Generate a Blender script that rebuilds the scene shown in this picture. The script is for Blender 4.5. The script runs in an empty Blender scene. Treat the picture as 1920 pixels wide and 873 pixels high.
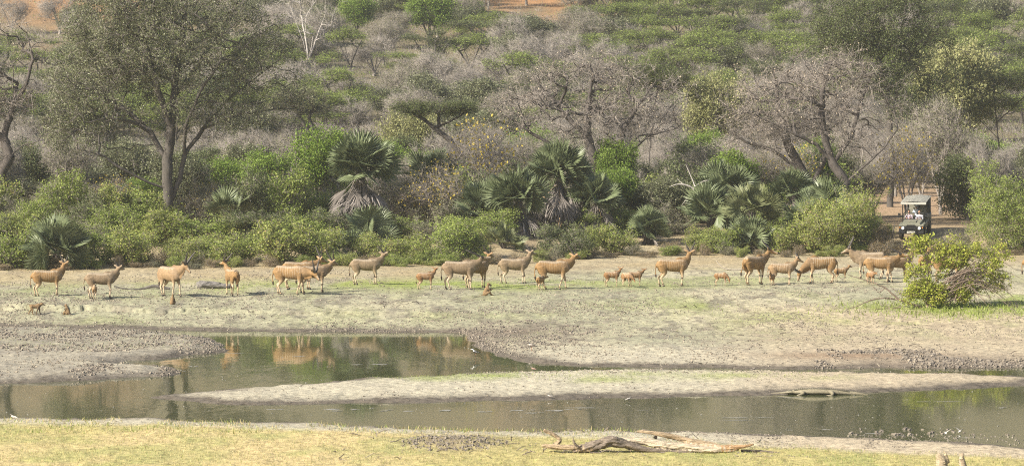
import bpy, bmesh, math, random
import numpy as np
from mathutils import Vector, Matrix, Euler, kdtree

# ------------------------------------------------------------------ camera, world, sun, exposure
SC = bpy.context.scene
COL = SC.collection
CAM_H, FPX, CXP, CYP, HORIZON = 12.0, 6600.0, 960.0, 436.5, 149.0
PITCH = math.atan((CYP - HORIZON) / FPX)
SUN_EL, SUN_AZ = math.radians(34), math.atan2(-0.85, -0.52)      # sun stands to the left and behind the camera

cam = bpy.data.objects.new("camera", bpy.data.cameras.new("camera"))
COL.objects.link(cam)
cam.location = (0, 0, CAM_H)
cam.rotation_euler = (math.pi / 2 - PITCH, 0, 0)
cam.data.sensor_width = 36.0
cam.data.lens = FPX * 36.0 / 1920.0
cam.data.clip_start, cam.data.clip_end = 1.0, 3000.0
cam.data.dof.use_dof = True
cam.data.dof.focus_distance = 215.0
cam.data.dof.aperture_fstop = 2.2
SC.camera = cam

world = bpy.data.worlds.new("World")
SC.world = world
world.use_nodes = True
wn = world.node_tree
sky_tex = wn.nodes.new("ShaderNodeTexSky")
sky_tex.sky_type = 'NISHITA'
sky_tex.sun_disc = False
sky_tex.sun_elevation = SUN_EL
sky_tex.sun_rotation = SUN_AZ
sky_tex.dust_density = 3.0
wn.nodes["Background"].inputs[1].default_value = 0.09
wn.links.new(sky_tex.outputs[0], wn.nodes["Background"].inputs[0])

sun = bpy.data.objects.new("sun", bpy.data.lights.new("sun", 'SUN'))
COL.objects.link(sun)
sun.data.energy = 4.8
sun.data.angle = math.radians(0.6)
sun.data.color = (1.0, 0.93, 0.80)
sd = Vector((math.sin(SUN_AZ) * math.cos(SUN_EL), math.cos(SUN_AZ) * math.cos(SUN_EL), math.sin(SUN_EL)))
sun.rotation_euler = sd.to_track_quat('Z', 'Y').to_euler()
sun.location = (-60, -40, 50)

SC.view_settings.view_transform = 'Standard'
SC.view_settings.look = 'None'
SC.view_settings.exposure = 0.98
SC.view_settings.gamma = 1.0
SC.render.engine = 'CYCLES'
SC.cycles.filter_width = 1.1
SC.cycles.max_bounces = 5
SC.cycles.diffuse_bounces = 3
SC.cycles.glossy_bounces = 2
SC.cycles.transmission_bounces = 2
SC.cycles.volume_bounces = 1
SC.cycles.sample_clamp_indirect = 4.0
SC.cycles.use_denoising = False

rng = np.random.default_rng(7)
random.seed(7)

# ------------------------------------------------------------------ helpers: numbers
def smooth(t):
    t = np.clip(t, 0.0, 1.0)
    return t * t * (3 - 2 * t)

_TAB = np.random.default_rng(3).random((256, 256))
def vnoise(x, y, seed=0):
    x = np.asarray(x, float) + seed * 17.31; y = np.asarray(y, float) + seed * 9.77
    xi = np.floor(x).astype(int); yi = np.floor(y).astype(int)
    fx = x - xi; fy = y - yi
    fx = fx * fx * (3 - 2 * fx); fy = fy * fy * (3 - 2 * fy)
    a = _TAB[xi & 255, yi & 255]; b = _TAB[(xi + 1) & 255, yi & 255]
    c = _TAB[xi & 255, (yi + 1) & 255]; d = _TAB[(xi + 1) & 255, (yi + 1) & 255]
    return (a * (1 - fx) + b * fx) * (1 - fy) + (c * (1 - fx) + d * fx) * fy
def fbm(x, y, seed=0, o=3):
    s, a, t = 0, 0.5, 0
    for i in range(o):
        s = s + a * vnoise(np.asarray(x) * 2 ** i, np.asarray(y) * 2 ** i, seed + i * 5); t += a; a *= 0.5
    return s / t
def unit(v):
    return v / (np.linalg.norm(v, axis=-1, keepdims=True) + 1e-9)

# ------------------------------------------------------------------ helpers: where a point of the place stands
FWD = np.array((0, math.cos(PITCH), -math.sin(PITCH))); UPV = np.array((0, math.sin(PITCH), math.cos(PITCH)))
def on_plane(px, py, z=0.0):
    a = (px - CXP) / FPX; b = (CYP - py) / FPX
    d = np.array((a, 0, 0)) + b * UPV + FWD
    t = (z - CAM_H) / d[2]
    return d[0] * t, d[1] * t
def at_depth(px, py, D):
    a = (px - CXP) / FPX; b = (CYP - py) / FPX
    d = np.array((a, 0, 0)) + b * UPV + FWD
    t = D / d[1]
    return d[0] * t, CAM_H + d[2] * t
def bush_line(u):
    return np.interp(u, [-1400, -960, -400, 0, 200, 700, 1400], [219, 221, 225, 229, 237, 240, 240])
WATER_Z = -1.12
def plain_z(Y):
    return -0.95 * (1 - smooth((np.asarray(Y, float) - 178.0) / 22.0))
_PY = np.arange(90.0, 300.0, 0.25)
_PP = HORIZON + (CAM_H - plain_z(_PY)) * FPX / _PY
def depth_of(py): return np.interp(-np.asarray(py, float), -_PP, _PY)
def row_of(Y): return HORIZON + (CAM_H - plain_z(Y)) * FPX / np.maximum(Y, 20.0)
def terrain(x, Y):
    x = np.asarray(x, float); Y = np.asarray(Y, float)
    Ys = np.maximum(Y, 20.0)
    u = np.clip(x / Ys * FPX, -1400, 1400)
    yb = bush_line(u)
    z = plain_z(Y) + 1.35 * smooth((Y - yb) / 15.0) + 0.006 * np.maximum(Y - yb, 0)
    h = np.maximum(Y - 330.0, 0)
    hill = 0.108 * (np.sqrt(h * h + 400.0) - 20.0)
    s = np.maximum(np.minimum(Y, 940.0) - 560.0, 0)
    hill = np.where(Y > 940, 0.108 * 590, hill) + 0.26 * (np.sqrt(s * s + 900.0) - 30.0)
    z = z + hill
    m = smooth((Y - 250) / 120.0)
    z = z + m * (3.2 * (fbm(x / 55.0, Y / 75.0, 4) - 0.5) + 0.5 * (fbm(x / 9.0, Y / 9.0, 6) - 0.5))
    z = z + 0.10 * (fbm(x / 7.0, Y / 9.0, 1) - 0.5)
    return z
def stand(px, py, lo=100.0, hi=640.0):
    """the point of the terrain that pixel (px, py) of the photograph looks at"""
    a = (px - CXP) / FPX; b = (CYP - py) / FPX
    d = np.array((a, 0, 0)) + b * UPV + FWD
    Y = np.arange(lo, hi, 0.25); t = Y / d[1]
    z = CAM_H + d[2] * t
    k = np.nonzero(z < terrain(d[0] * t, Y))[0]
    k = k[0] if len(k) else len(Y) - 1
    return float(d[0] * t[k]), float(Y[k])
def foot(px, D):
    x = (px - CXP) / FPX * D
    return float(x), float(D), float(terrain(x, D))

# ------------------------------------------------------------------ helpers: meshes
class Geo:
    def __init__(s): s.V, s.F, s.n, s.M = [], [], 0, []
    def add(s, V, F, m=0):
        V = np.asarray(V, np.float32).reshape(-1, 3); F = np.asarray(F, np.int64)
        if not len(V) or not len(F): return
        s.V.append(V); s.F.append(F + s.n); s.M.append(np.full(len(F), m, np.int32)); s.n += len(V)
def mesh_from(name, geo, mats, smooth_faces=False, colors=None):
    me = bpy.data.meshes.new(name)
    V = np.concatenate(geo.V); me.vertices.add(len(V)); me.vertices.foreach_set('co', V.ravel())
    loops = np.concatenate([f.ravel() for f in geo.F]).astype(np.int32)
    tot = np.concatenate([np.full(len(f), f.shape[1], np.int32) for f in geo.F])
    start = np.concatenate(([0], np.cumsum(tot)[:-1])).astype(np.int32)
    me.loops.add(len(loops)); me.loops.foreach_set('vertex_index', loops)
    me.polygons.add(len(tot)); me.polygons.foreach_set('loop_start', start)
    for m in mats: me.materials.append(m)
    me.polygons.foreach_set('material_index', np.concatenate(geo.M))
    me.polygons.foreach_set('use_smooth', np.full(len(tot), smooth_faces))
    if colors is not None:
        a = me.color_attributes.new('Col', 'FLOAT_COLOR', 'POINT')
        c = np.ones((len(V), 4), np.float32); c[:, :3] = colors
        a.data.foreach_set('color', c.ravel())
    me.update(calc_edges=True)
    return me
def tubes(P0, P1, R0, R1, n):
    P0, P1 = np.asarray(P0, float), np.asarray(P1, float)
    R0 = np.asarray(R0, float); R1 = np.asarray(R1, float)
    E = len(P0)
    if E == 0: return np.zeros((0, 3)), np.zeros((0, 4), int)
    d = unit(P1 - P0)
    a = np.where(np.abs(d[:, 2:3]) < 0.9, np.array([[0, 0, 1.0]]), np.array([[1.0, 0, 0]]))
    s = unit(np.cross(d, a)); t = np.cross(s, d)
    th = np.arange(n) * 2 * np.pi / n
    ring = np.cos(th)[None, :, None] * s[:, None, :] + np.sin(th)[None, :, None] * t[:, None, :]
    V = np.stack((P0[:, None] + ring * R0[:, None, None], P1[:, None] + ring * R1[:, None, None]), 1)
    i = np.arange(n); j = (i + 1) % n
    f = np.stack((i, j, n + j, n + i), 1)
    F = (np.arange(E) * 2 * n)[:, None, None] + f[None]
    return V.reshape(-1, 3), F.reshape(-1, 4)
def cones(P0, P1, R0):
    """thin three-sided twigs that end in a point"""
    P0, P1 = np.asarray(P0, float), np.asarray(P1, float); E = len(P0)
    if E == 0: return np.zeros((0, 3)), np.zeros((0, 3), int)
    d = unit(P1 - P0)
    a = np.where(np.abs(d[:, 2:3]) < 0.9, np.array([[0, 0, 1.0]]), np.array([[1.0, 0, 0]]))
    s = unit(np.cross(d, a)); t = np.cross(s, d)
    th = np.arange(3) * 2 * np.pi / 3
    ring = np.cos(th)[None, :, None] * s[:, None, :] + np.sin(th)[None, :, None] * t[:, None, :]
    V = np.concatenate((P0[:, None] + ring * np.asarray(R0, float).reshape(-1, 1, 1), P1[:, None]), 1)
    f = np.array([[0, 1, 3], [1, 2, 3], [2, 0, 3]])
    F = (np.arange(E) * 4)[:, None, None] + f[None]
    return V.reshape(-1, 3), F.reshape(-1, 3)
def kites(C, L, W, r, flat=0.0, axis=None):
    """small leaf blades: one folded kite each; flat turns them towards the horizontal"""
    N = len(C)
    if N == 0: return np.zeros((0, 3)), np.zeros((0, 4), int)
    nrm = r.normal(size=(N, 3)); nrm[:, 2] = nrm[:, 2] * (1 + 0.0) + flat * np.sign(nrm[:, 2] + 1e-6) * 1.5
    nrm = unit(nrm)
    u = r.normal(size=(N, 3)) if axis is None else axis + 0.35 * r.normal(size=(N, 3))
    u = unit(u - (u * nrm).sum(1, keepdims=True) * nrm); v = np.cross(nrm, u)
    L = np.broadcast_to(L, (N,))[:, None]; W = np.broadcast_to(W, (N,))[:, None]
    V = np.stack((C - u * L * .5, C + v * W * .5 + u * L * .08 + nrm * W * .15, C + u * L * .5, C - v * W * .5 + u * L * .08 + nrm * W * .15), 1)
    F = np.arange(N * 4).reshape(N, 4)
    return V.reshape(-1, 3), F

# ------------------------------------------------------------------ helpers: objects
def tag(o, label=None, cat=None, group=None, kind=None):
    if label: o['label'] = label
    if cat: o['category'] = cat
    if group: o['group'] = group
    if kind: o['kind'] = kind
    return o
def thing(name, label, cat, loc=(0, 0, 0), rz=0.0, group=None):
    o = bpy.data.objects.new(name, None); COL.objects.link(o)
    o.empty_display_size = 0.3
    o.location = loc; o.rotation_euler = (0, 0, rz)
    return tag(o, label, cat, group)
def part(name, me, parent=None):
    o = bpy.data.objects.new(name, me); COL.objects.link(o)
    if parent is not None: o.parent = parent
    return o
def copy_thing(src, label, loc, rz, scale=(1, 1, 1), group=None):
    r = src.copy(); COL.objects.link(r)
    r.location = loc; r.rotation_euler = (0, 0, rz); r.scale = scale
    r['label'] = label
    if group: r['group'] = group
    for ch in src.children:
        c = ch.copy(); COL.objects.link(c); c.parent = r
        for g in ch.children:
            d = g.copy(); COL.objects.link(d); d.parent = c
    return r

# ------------------------------------------------------------------ materials
def nodes_of(name):
    m = bpy.data.materials.new(name); m.use_nodes = True
    nt = m.node_tree
    return m, nt, nt.nodes['Principled BSDF'], nt.nodes['Material Output']
def ramp(nt, cols, pos=None):
    r = nt.nodes.new('ShaderNodeValToRGB'); e = r.color_ramp.elements
    pos = pos or [i / max(1, len(cols) - 1) for i in range(len(cols))]
    while len(e) < len(cols): e.new(0.5)
    for i, (c, p) in enumerate(zip(cols, pos)): e[i].position = p; e[i].color = (*c, 1)
    return r
def noise_node(nt, scale, detail=4, stretch=None, rough=0.6):
    tc = nt.nodes.new('ShaderNodeTexCoord'); n = nt.nodes.new('ShaderNodeTexNoise')
    n.inputs['Scale'].default_value = scale; n.inputs['Detail'].default_value = detail; n.inputs['Roughness'].default_value = rough
    if stretch:
        mp = nt.nodes.new('ShaderNodeMapping'); mp.inputs['Scale'].default_value = stretch
        nt.links.new(tc.outputs['Object'], mp.inputs[0]); nt.links.new(mp.outputs[0], n.inputs['Vector'])
    else: nt.links.new(tc.outputs['Object'], n.inputs['Vector'])
    return n
def mat_leaf(name, cols, trans=0.35, pos=None, rough=0.55, nscale=0.8):
    m, nt, b, out = nodes_of(name)
    g = nt.nodes.new('ShaderNodeNewGeometry'); n = noise_node(nt, nscale, 2)
    mx = nt.nodes.new('ShaderNodeMath'); mx.operation = 'MULTIPLY_ADD'; mx.inputs[1].default_value = 0.6
    sub = nt.nodes.new('ShaderNodeMath'); sub.operation = 'MULTIPLY'; sub.inputs[1].default_value = 0.55
    nt.links.new(n.outputs[0], sub.inputs[0]); nt.links.new(g.outputs['Random Per Island'], mx.inputs[0]); nt.links.new(sub.outputs[0], mx.inputs[2])
    r = ramp(nt, cols, pos); nt.links.new(mx.outputs[0], r.inputs[0])
    nt.links.new(r.outputs[0], b.inputs['Base Color'])
    b.inputs['Roughness'].default_value = rough; b.inputs['Specular IOR Level'].default_value = 0.3
    t = nt.nodes.new('ShaderNodeBsdfTranslucent'); nt.links.new(r.outputs[0], t.inputs[0])
    ms = nt.nodes.new('ShaderNodeMixShader'); ms.inputs[0].default_value = trans
    nt.links.new(b.outputs[0], ms.inputs[1]); nt.links.new(t.outputs[0], ms.inputs[2]); nt.links.new(ms.outputs[0], out.inputs[0])
    return m
def mat_noise(name, cols, scale=3.0, rough=0.85, bump=0.0, stretch=None, island=False, spec=0.2, metal=0.0, pos=None):
    m, nt, b, out = nodes_of(name)
    n = noise_node(nt, scale, 5, stretch); r = ramp(nt, cols, pos)
    if island:
        g = nt.nodes.new('ShaderNodeNewGeometry'); mx = nt.nodes.new('ShaderNodeMix')
        mx.inputs[0].default_value = 0.6
        nt.links.new(n.outputs[0], mx.inputs[2]); nt.links.new(g.outputs['Random Per Island'], mx.inputs[3])
        nt.links.new(mx.outputs[0], r.inputs[0])
    else: nt.links.new(n.outputs[0], r.inputs[0])
    nt.links.new(r.outputs[0], b.inputs['Base Color'])
    b.inputs['Roughness'].default_value = rough; b.inputs['Specular IOR Level'].default_value = spec; b.inputs['Metallic'].default_value = metal
    if bump:
        bp = nt.nodes.new('ShaderNodeBump'); bp.inputs['Strength'].default_value = bump; bp.inputs['Distance'].default_value = 0.05
        nt.links.new(n.outputs[0], bp.inputs['Height']); nt.links.new(bp.outputs[0], b.inputs['Normal'])
    return m
def mat_attr(name, scale=14.0, amt=0.25, rough=0.75, spec=0.2, bump=0.0, stretch=None):
    m, nt, b, out = nodes_of(name)
    at = nt.nodes.new('ShaderNodeAttribute'); at.attribute_name = 'Col'
    n = noise_node(nt, scale, 4, stretch)
    r = ramp(nt, [(1 - amt,) * 3, (1 + amt,) * 3], [0.3, 0.7])
    mx = nt.nodes.new('ShaderNodeMix'); mx.data_type = 'RGBA'; mx.blend_type = 'MULTIPLY'; mx.inputs[0].default_value = 1.0
    nt.links.new(at.outputs[0], mx.inputs[6]); nt.links.new(n.outputs[0], r.inputs[0]); nt.links.new(r.outputs[0], mx.inputs[7])
    nt.links.new(mx.outputs[2], b.inputs['Base Color'])
    b.inputs['Roughness'].default_value = rough; b.inputs['Specular IOR Level'].default_value = spec
    if bump:
        bp = nt.nodes.new('ShaderNodeBump'); bp.inputs['Strength'].default_value = bump; bp.inputs['Distance'].default_value = 0.06
        nt.links.new(n.outputs[0], bp.inputs['Height']); nt.links.new(bp.outputs[0], b.inputs['Normal'])
    return m

# ------------------------------------------------------------------ the ground, one sheet out to the far slope
FAR_SHORE = [(-700, 700), (-500, 640), (-250, 614), (0, 613), (200, 617), (430, 621), (640, 623), (850, 624), (880, 632), (900, 642), (905, 655), (932, 668), (1000, 679), (1090, 686), (1300, 689), (1540, 691), (1700, 690), (1920, 688), (2200, 690), (2420, 715), (2600, 765)]
NEAR_SHORE = [(2600, 775), (2400, 835), (2200, 850), (1920, 838), (1800, 831), (1700, 826), (1500, 815), (1300, 810), (1150, 808), (900, 805), (600, 795), (300, 786), (0, 784), (-300, 780), (-500, 765), (-700, 712)]
LEFT_BANK = [(-500, 616), (0, 618), (130, 619), (240, 623), (340, 630), (405, 638), (442, 648), (425, 657), (360, 666), (300, 673), (230, 681), (200, 685), (262, 687), (315, 691), (342, 699), (310, 706), (240, 709), (150, 713), (60, 717), (0, 719), (-500, 722)]
ISLAND = [(298, 745), (345, 739), (430, 730), (560, 720), (700, 710), (850, 702), (1000, 696), (1200, 695), (1400, 696), (1560, 697), (1700, 700), (1840, 704), (1960, 709), (2030, 716), (1950, 723), (1800, 728), (1640, 733), (1540, 737), (1440, 741), (1320, 743), (1200, 746), (1050, 748), (900, 751), (750, 754), (600, 756), (430, 757), (350, 752)]
def to_world(poly): return np.array([on_plane(a, b, WATER_Z) for a, b in poly])
def densify(P, k=4):
    P = np.asarray(P, float); Q = []
    for i in range(len(P)):
        for t in np.arange(k) / k: Q.append(P[i] * (1 - t) + P[(i + 1) % len(P)] * t)
    return np.array(Q)
def signed(P, x, y):
    """metres to the outline P, positive inside"""
    x = np.ravel(x); y = np.ravel(y)
    best = np.full(x.shape, 1e9); inside = np.zeros(x.shape, bool)
    for i in range(len(P)):
        ax, ay = P[i]; bx, by = P[(i + 1) % len(P)]
        dx, dy = bx - ax, by - ay
        t = np.clip(((x - ax) * dx + (y - ay) * dy) / (dx * dx + dy * dy + 1e-12), 0, 1)
        best = np.minimum(best, (x - ax - t * dx) ** 2 + (y - ay - t * dy) ** 2)
        if ay != by:
            c = ((ay > y) != (by > y)) & (x < dx * (y - ay) / (by - ay) + ax)
            inside ^= c
    best = np.sqrt(best)
    return np.where(inside, best, -best)
W_ALL = to_world(FAR_SHORE + NEAR_SHORE); W_BANK = to_world(LEFT_BANK); W_ISL = to_world(ISLAND)
def land_distance(x, Y):
    """metres to the nearest water's edge, positive on land; plus how far inside the mud bank and the island"""
    wob = 1.1 * (fbm(x / 2.6, Y / 3.0, 11, 4) - 0.5) * 2
    pool = signed(W_ALL, x, Y); bk = signed(W_BANK, x, Y); il = signed(W_ISL, x, Y)
    land = np.maximum(np.maximum(-pool, bk), il) + np.ravel(wob)
    return land, bk, il, pool
GREEN = [  # green flushes of algae and short grass: centre, half sizes, strength
    (740, 532, 300, 9, 1.0), (500, 538, 110, 11, .8), (900, 536, 230, 8, .9), (1060, 531, 140, 7, .7), (420, 535, 120, 10, .75), (1200, 534, 120, 10, .5), (300, 540, 220, 14, .35),
    (60, 540, 160, 16, .35), (1790, 580, 190, 16, 1.3), (1640, 602, 90, 8, .5), (1430, 596, 190, 13, .35), (1900, 565, 90, 22, .8), (1380, 525, 260, 14, .35),
    (880, 706, 190, 7, .8), (1000, 702, 300, 6, .55), (1420, 706, 170, 8, .5), (1130, 712, 90, 6, .5), (700, 590, 500, 14, .18), (1330, 575, 90, 9, .6), (1240, 570, 190, 14, .3), (60, 648, 130, 7, .45), (250, 650, 160, 6, .25)]
def ground_colour(x, Y, land, bk, il):
    """the soil's own colour: dried mud, wet mud, algae, dry grass, red earth of the bank and slope"""
    s = FPX / np.maximum(Y, 20.0)
    px = CXP + x * s; py = row_of(Y)
    n1 = fbm(x / 2.5, Y / 4.0, 21); n2 = fbm(x / 0.7, Y / 1.5, 23); n3 = fbm(x / 9.0, Y / 14.0, 25)
    def mix(a, b, t): return a + (np.asarray(b) - a) * np.clip(t, 0, 1)[:, None]
    c = np.tile(np.array((.415, .380, .265)), (len(x), 1))
    c = mix(c, (.315, .305, .21), smooth((n3 - .35) * 3))
    c = mix(c, (.215, .195, .150), smooth((n2 - .50) * 5) * .85)
    c = mix(c, (.46, .42, .325), smooth((py - 630) / 40) * .75)
    c = mix(c, (.44, .35, .24), smooth((px - 1250) / 300) * smooth((py - 560) / 30) * .6)
    g = np.zeros(len(x))
    for cx, cy, rx, ry, k in GREEN: g = np.maximum(g, k * np.exp(-(((px - cx) / rx) ** 2 + ((py - cy) / ry) ** 2)))
    c = mix(c, (.26, .31, .08), g * smooth((n1 - .30) * 3.2) * 1.1)
    c = mix(c, (.29, .30, .15), smooth((n1 - .53) * 5) * .4 * smooth((Y - 170) / 12))
    # wet margin
    edge = np.exp(-np.maximum(land - 0.15 - 1.1 * n1, 0) / 0.60)
    c = mix(c, (.13, .112, .09), edge)
    lb = smooth(bk / 1.2)
    c = mix(c, (.25, .226, .185), lb * (.65 + .8 * (n2 - .5)))
    mudr = np.exp(-(((px - 950) / 130) ** 2 + ((py - 622) / 16) ** 2)) + .8 * np.exp(-(((px - 1750) / 230) ** 2 + ((py - 675) / 10) ** 2))
    c = mix(c, (.19, .155, .12), mudr * (.4 + n2))
    c = mix(c, (.26, .185, .125), .9 * np.exp(-(((px - 1600) / 170) ** 2 + ((py - 667) / 7) ** 2)))
    # tan strip before the bushes, red-brown earth above
    yb = bush_line(np.clip(px - CXP, -1400, 1400))
    t = smooth((Y - (yb - 22)) / 14)
    c = mix(c, (.37, .29, .175), t * (.65 + .6 * (n1 - .5)))
    c = mix(c, (.30, .215, .13), smooth((Y - yb - 4) / 12) * .8)
    c = mix(c, (.36, .255, .165), smooth((Y - 255) / 30) * smooth((px - 1250) / 200))
    h = smooth((Y - 300) / 60)
    c = mix(c, (.165, .145, .095), h * .95)
    o = np.exp(-(((px - 170) / 190) ** 2 + ((Y - 545) / 60) ** 2)) + np.exp(-(((px - 1010) / 190) ** 2 + ((Y - 560) / 60) ** 2))
    c = mix(c, (.40, .215, .10), np.clip(o, 0, 1) * smooth((n3 - .15) * 3) * .95)
    # the near grass bank
    ns = np.interp(px, [p[0] for p in NEAR_SHORE[::-1]], [p[1] for p in NEAR_SHORE[::-1]])
    gr = smooth((py - ns - 6 - 14 * smooth((px - 900) / 600)) / 10)
    gcol = mix(np.tile(np.array((.405, .355, .155)), (len(x), 1)), (.495, .40, .205), smooth((n3 - .35) * 3) * smooth((900 - px) / 500 + .35))
    gcol = mix(gcol, (.31, .32, .12), smooth((n1 - .5) * 4) * .7)
    heap = np.exp(-(((px - 850) / 95) ** 2 + ((py - 829) / 13) ** 2)) * (.6 + .8 * (n2 - .4))
    c = c + (gcol - c) * gr[:, None]
    c = mix(c, (.19, .15, .115), heap * 1.2)
    return np.clip(c, 0, 1), gr, g

def build_ground():
    ucore = np.concatenate((np.arange(-1900, -1000, 22.0), np.arange(-1000, 1001, 3.7), np.arange(1015, 1900, 22.0))); k = 8
    rows = np.concatenate(([-32, 0, 30, 55, 75, 92], depth_of(np.arange(905, 455, -1.12))))
    rows = rows[np.concatenate(([True], np.diff(rows) > 0))]
    rows = np.concatenate((rows, np.arange(rows[-1] + 2.2, 345, 2.4), np.arange(347, 640, 5.0), np.arange(660, 1095, 30)))
    sgn = np.arange(1, k + 1) / k
    X, Yg = [], []
    for Y in rows:
        core = ucore * max(Y, 60.0) / FPX
        right = core[-1] + (400 - core[-1]) * sgn ** 1.8; left = core[0] - (400 + core[0]) * sgn ** 1.8
        X.append(np.concatenate((left[::-1], core, right))); Yg.append(np.full(len(X[-1]), Y))
    X = np.array(X); Yg = np.array(Yg); R, C = X.shape
    x, Y = X.ravel(), Yg.ravel()
    z = terrain(x, Y)
    near = (Y > 95) & (Y < 250)
    land = np.full(len(x), 30.0); bk = np.full(len(x), -30.0); il = np.full(len(x), -30.0)
    l, b, i, p = land_distance(x[near], Y[near]); land[near] = l; bk[near] = b; il[near] = i
    lip = np.where(land > 0, WATER_Z + 0.02 + 0.085 * land, WATER_Z - 0.02 - 0.45 * smooth(-land / 2.0))
    z = np.where(near & (land < 6), np.minimum(z, lip + np.clip(land, 0, .6) * .12 * (fbm(x * 1.3, Y, 41) - .5)), z)
    rough = np.where(near, 1.0, 0.0)
    yb = bush_line(np.clip(x / np.maximum(Y, 20) * FPX, -1400, 1400))
    rough *= smooth(land / .6) * smooth((yb + 6 - Y) / 10)
    z += rough * (0.10 * (fbm(x * 1.1, Y * .8, 31, 3) - .5) + 0.10 * np.maximum(vnoise(x * 2.2, Y * 1.7, 35) - .55, 0))
    mound = np.exp(-((bk - 1.5) / 1.3) ** 2) * (bk > 0) * smooth(land / .5)
    z += mound * (.05 + .22 * np.maximum(fbm(x * .9, Y * .6, 37) - .4, 0))
    s_ = FPX / np.maximum(Y, 20.0); z += .16 * np.exp(-(((CXP + x * s_ - 850) / 85) ** 2 + ((row_of(Y) - 830) / 9) ** 2))
    col, gr, g = ground_colour(x, Y, land, bk, il)
    idx = np.arange(R * C).reshape(R, C)
    F = np.stack((idx[:-1, :-1], idx[:-1, 1:], idx[1:, 1:], idx[1:, :-1]), -1).reshape(-1, 4)
    geo = Geo(); geo.add(np.stack((x, Y, z), 1), F)
    m, nt, b, out = nodes_of("dried_mud_and_grass")
    at = nt.nodes.new('ShaderNodeAttribute'); at.attribute_name = 'Col'
    n = noise_node(nt, 3.2, 6, None, .7); r = ramp(nt, [(.42, .40, .37), (.92, .92, .92), (1.22, 1.21, 1.17)], [.32, .50, .70])
    mx = nt.nodes.new('ShaderNodeMix'); mx.data_type = 'RGBA'; mx.blend_type = 'MULTIPLY'; mx.inputs[0].default_value = 1.0
    nt.links.new(at.outputs[0], mx.inputs[6]); nt.links.new(n.outputs[0], r.inputs[0]); nt.links.new(r.outputs[0], mx.inputs[7])
    nt.links.new(mx.outputs[2], b.inputs['Base Color']); b.inputs['Roughness'].default_value = .95; b.inputs['Specular IOR Level'].default_value = .1
    bp = nt.nodes.new('ShaderNodeBump'); bp.inputs['Strength'].default_value = .7; bp.inputs['Distance'].default_value = .12
    nt.links.new(n.outputs[0], bp.inputs['Height']); nt.links.new(bp.outputs[0], b.inputs['Normal'])
    o = part("ground", mesh_from("ground", geo, [m], True, col)); tag(o, kind='structure')
    return o
ground = build_ground()

def build_water():
    P = densify(np.vstack((to_world([(p[0], p[1] - 4) for p in FAR_SHORE]), to_world([(p[0], p[1] + 4) for p in NEAR_SHORE]))), 1)
    bm = bmesh.new(); bm.faces.new([bm.verts.new((a, b, WATER_Z)) for a, b in P])
    bmesh.ops.triangulate(bm, faces=bm.faces)
    me = bpy.data.meshes.new("water"); bm.to_mesh(me); bm.free()
    m, nt, b, out = nodes_of("murky_water")
    b.inputs['Base Color'].default_value = (.066, .073, .034, 1); b.inputs['Roughness'].default_value = .045; b.inputs['IOR'].default_value = 1.33
    n1 = noise_node(nt, 1.0, 3, (1.2, .35, 1)); n2 = noise_node(nt, 1.0, 2, (.12, .05, 1))
    gate = ramp(nt, [(0.12,) * 3, (1,) * 3], [.45, .62]); nt.links.new(n2.outputs[0], gate.inputs[0])
    mul = nt.nodes.new('ShaderNodeMath'); mul.operation = 'MULTIPLY'; nt.links.new(n1.outputs[0], mul.inputs[0]); nt.links.new(gate.outputs[0], mul.inputs[1])
    bp = nt.nodes.new('ShaderNodeBump'); bp.inputs['Strength'].default_value = .35; bp.inputs['Distance'].default_value = .03
    nt.links.new(mul.outputs[0], bp.inputs['Height']); nt.links.new(bp.outputs[0], b.inputs['Normal'])
    me.materials.append(m)
    return tag(part("water", me), kind='structure')
water = build_water()

# clods of mud, trampled lumps: nobody could count them
def lumps(C, S, r, flat=.6, n=4):
    N = len(C); th = np.arange(n) * 2 * np.pi / n
    ang = th[None] + r.random((N, 1)) * 6.28
    rad = S[:, None] * (.7 + .6 * r.random((N, n)))
    ring = np.stack((np.cos(ang) * rad, np.sin(ang) * rad, np.full((N, n), -.04)), 2) + C[:, None]
    ring2 = np.stack((np.cos(ang + .4) * rad * .72, np.sin(ang + .4) * rad * .72, S[:, None] * flat * (.4 + .7 * r.random((N, n)))), 2) + C[:, None]
    top = C[:, None] + np.stack((.3 * S * (r.random(N) - .5), .3 * S * (r.random(N) - .5), S * flat * (.7 + .8 * r.random(N))), 1)[:, None]
    V = np.concatenate((ring, ring2, top), 1)
    i = np.arange(n); j = (i + 1) % n; base = (np.arange(N) * (2 * n + 1))[:, None, None]
    Q = base + np.stack((i, j, n + j, n + i), 1)[None]; T = base + np.stack((n + i, n + j, np.full(n, 2 * n)), 1)[None]
    return V.reshape(-1, 3), Q.reshape(-1, 4), T.reshape(-1, 3)
_gv = np.empty(len(ground.data.vertices) * 3, np.float32); ground.data.vertices.foreach_get('co', _gv); _gv = _gv.reshape(-1, 3)
from mathutils.bvhtree import BVHTree
_near = None
def ground_z(x, Y):
    hit, loc, nr, i = ground.ray_cast(Vector((float(x), float(Y), 200.0)), Vector((0, 0, -1)))
    return loc.z if hit else float(terrain(x, Y))
def scatter_px(n, box, r):
    px = r.uniform(box[0], box[2], n); py = r.uniform(box[1], box[3], n)
    # uniform over the picture thins out with distance on the ground, as the eye sees it
    D = depth_of(py)
    return (px - CXP) / FPX * D, D, px, py
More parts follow.
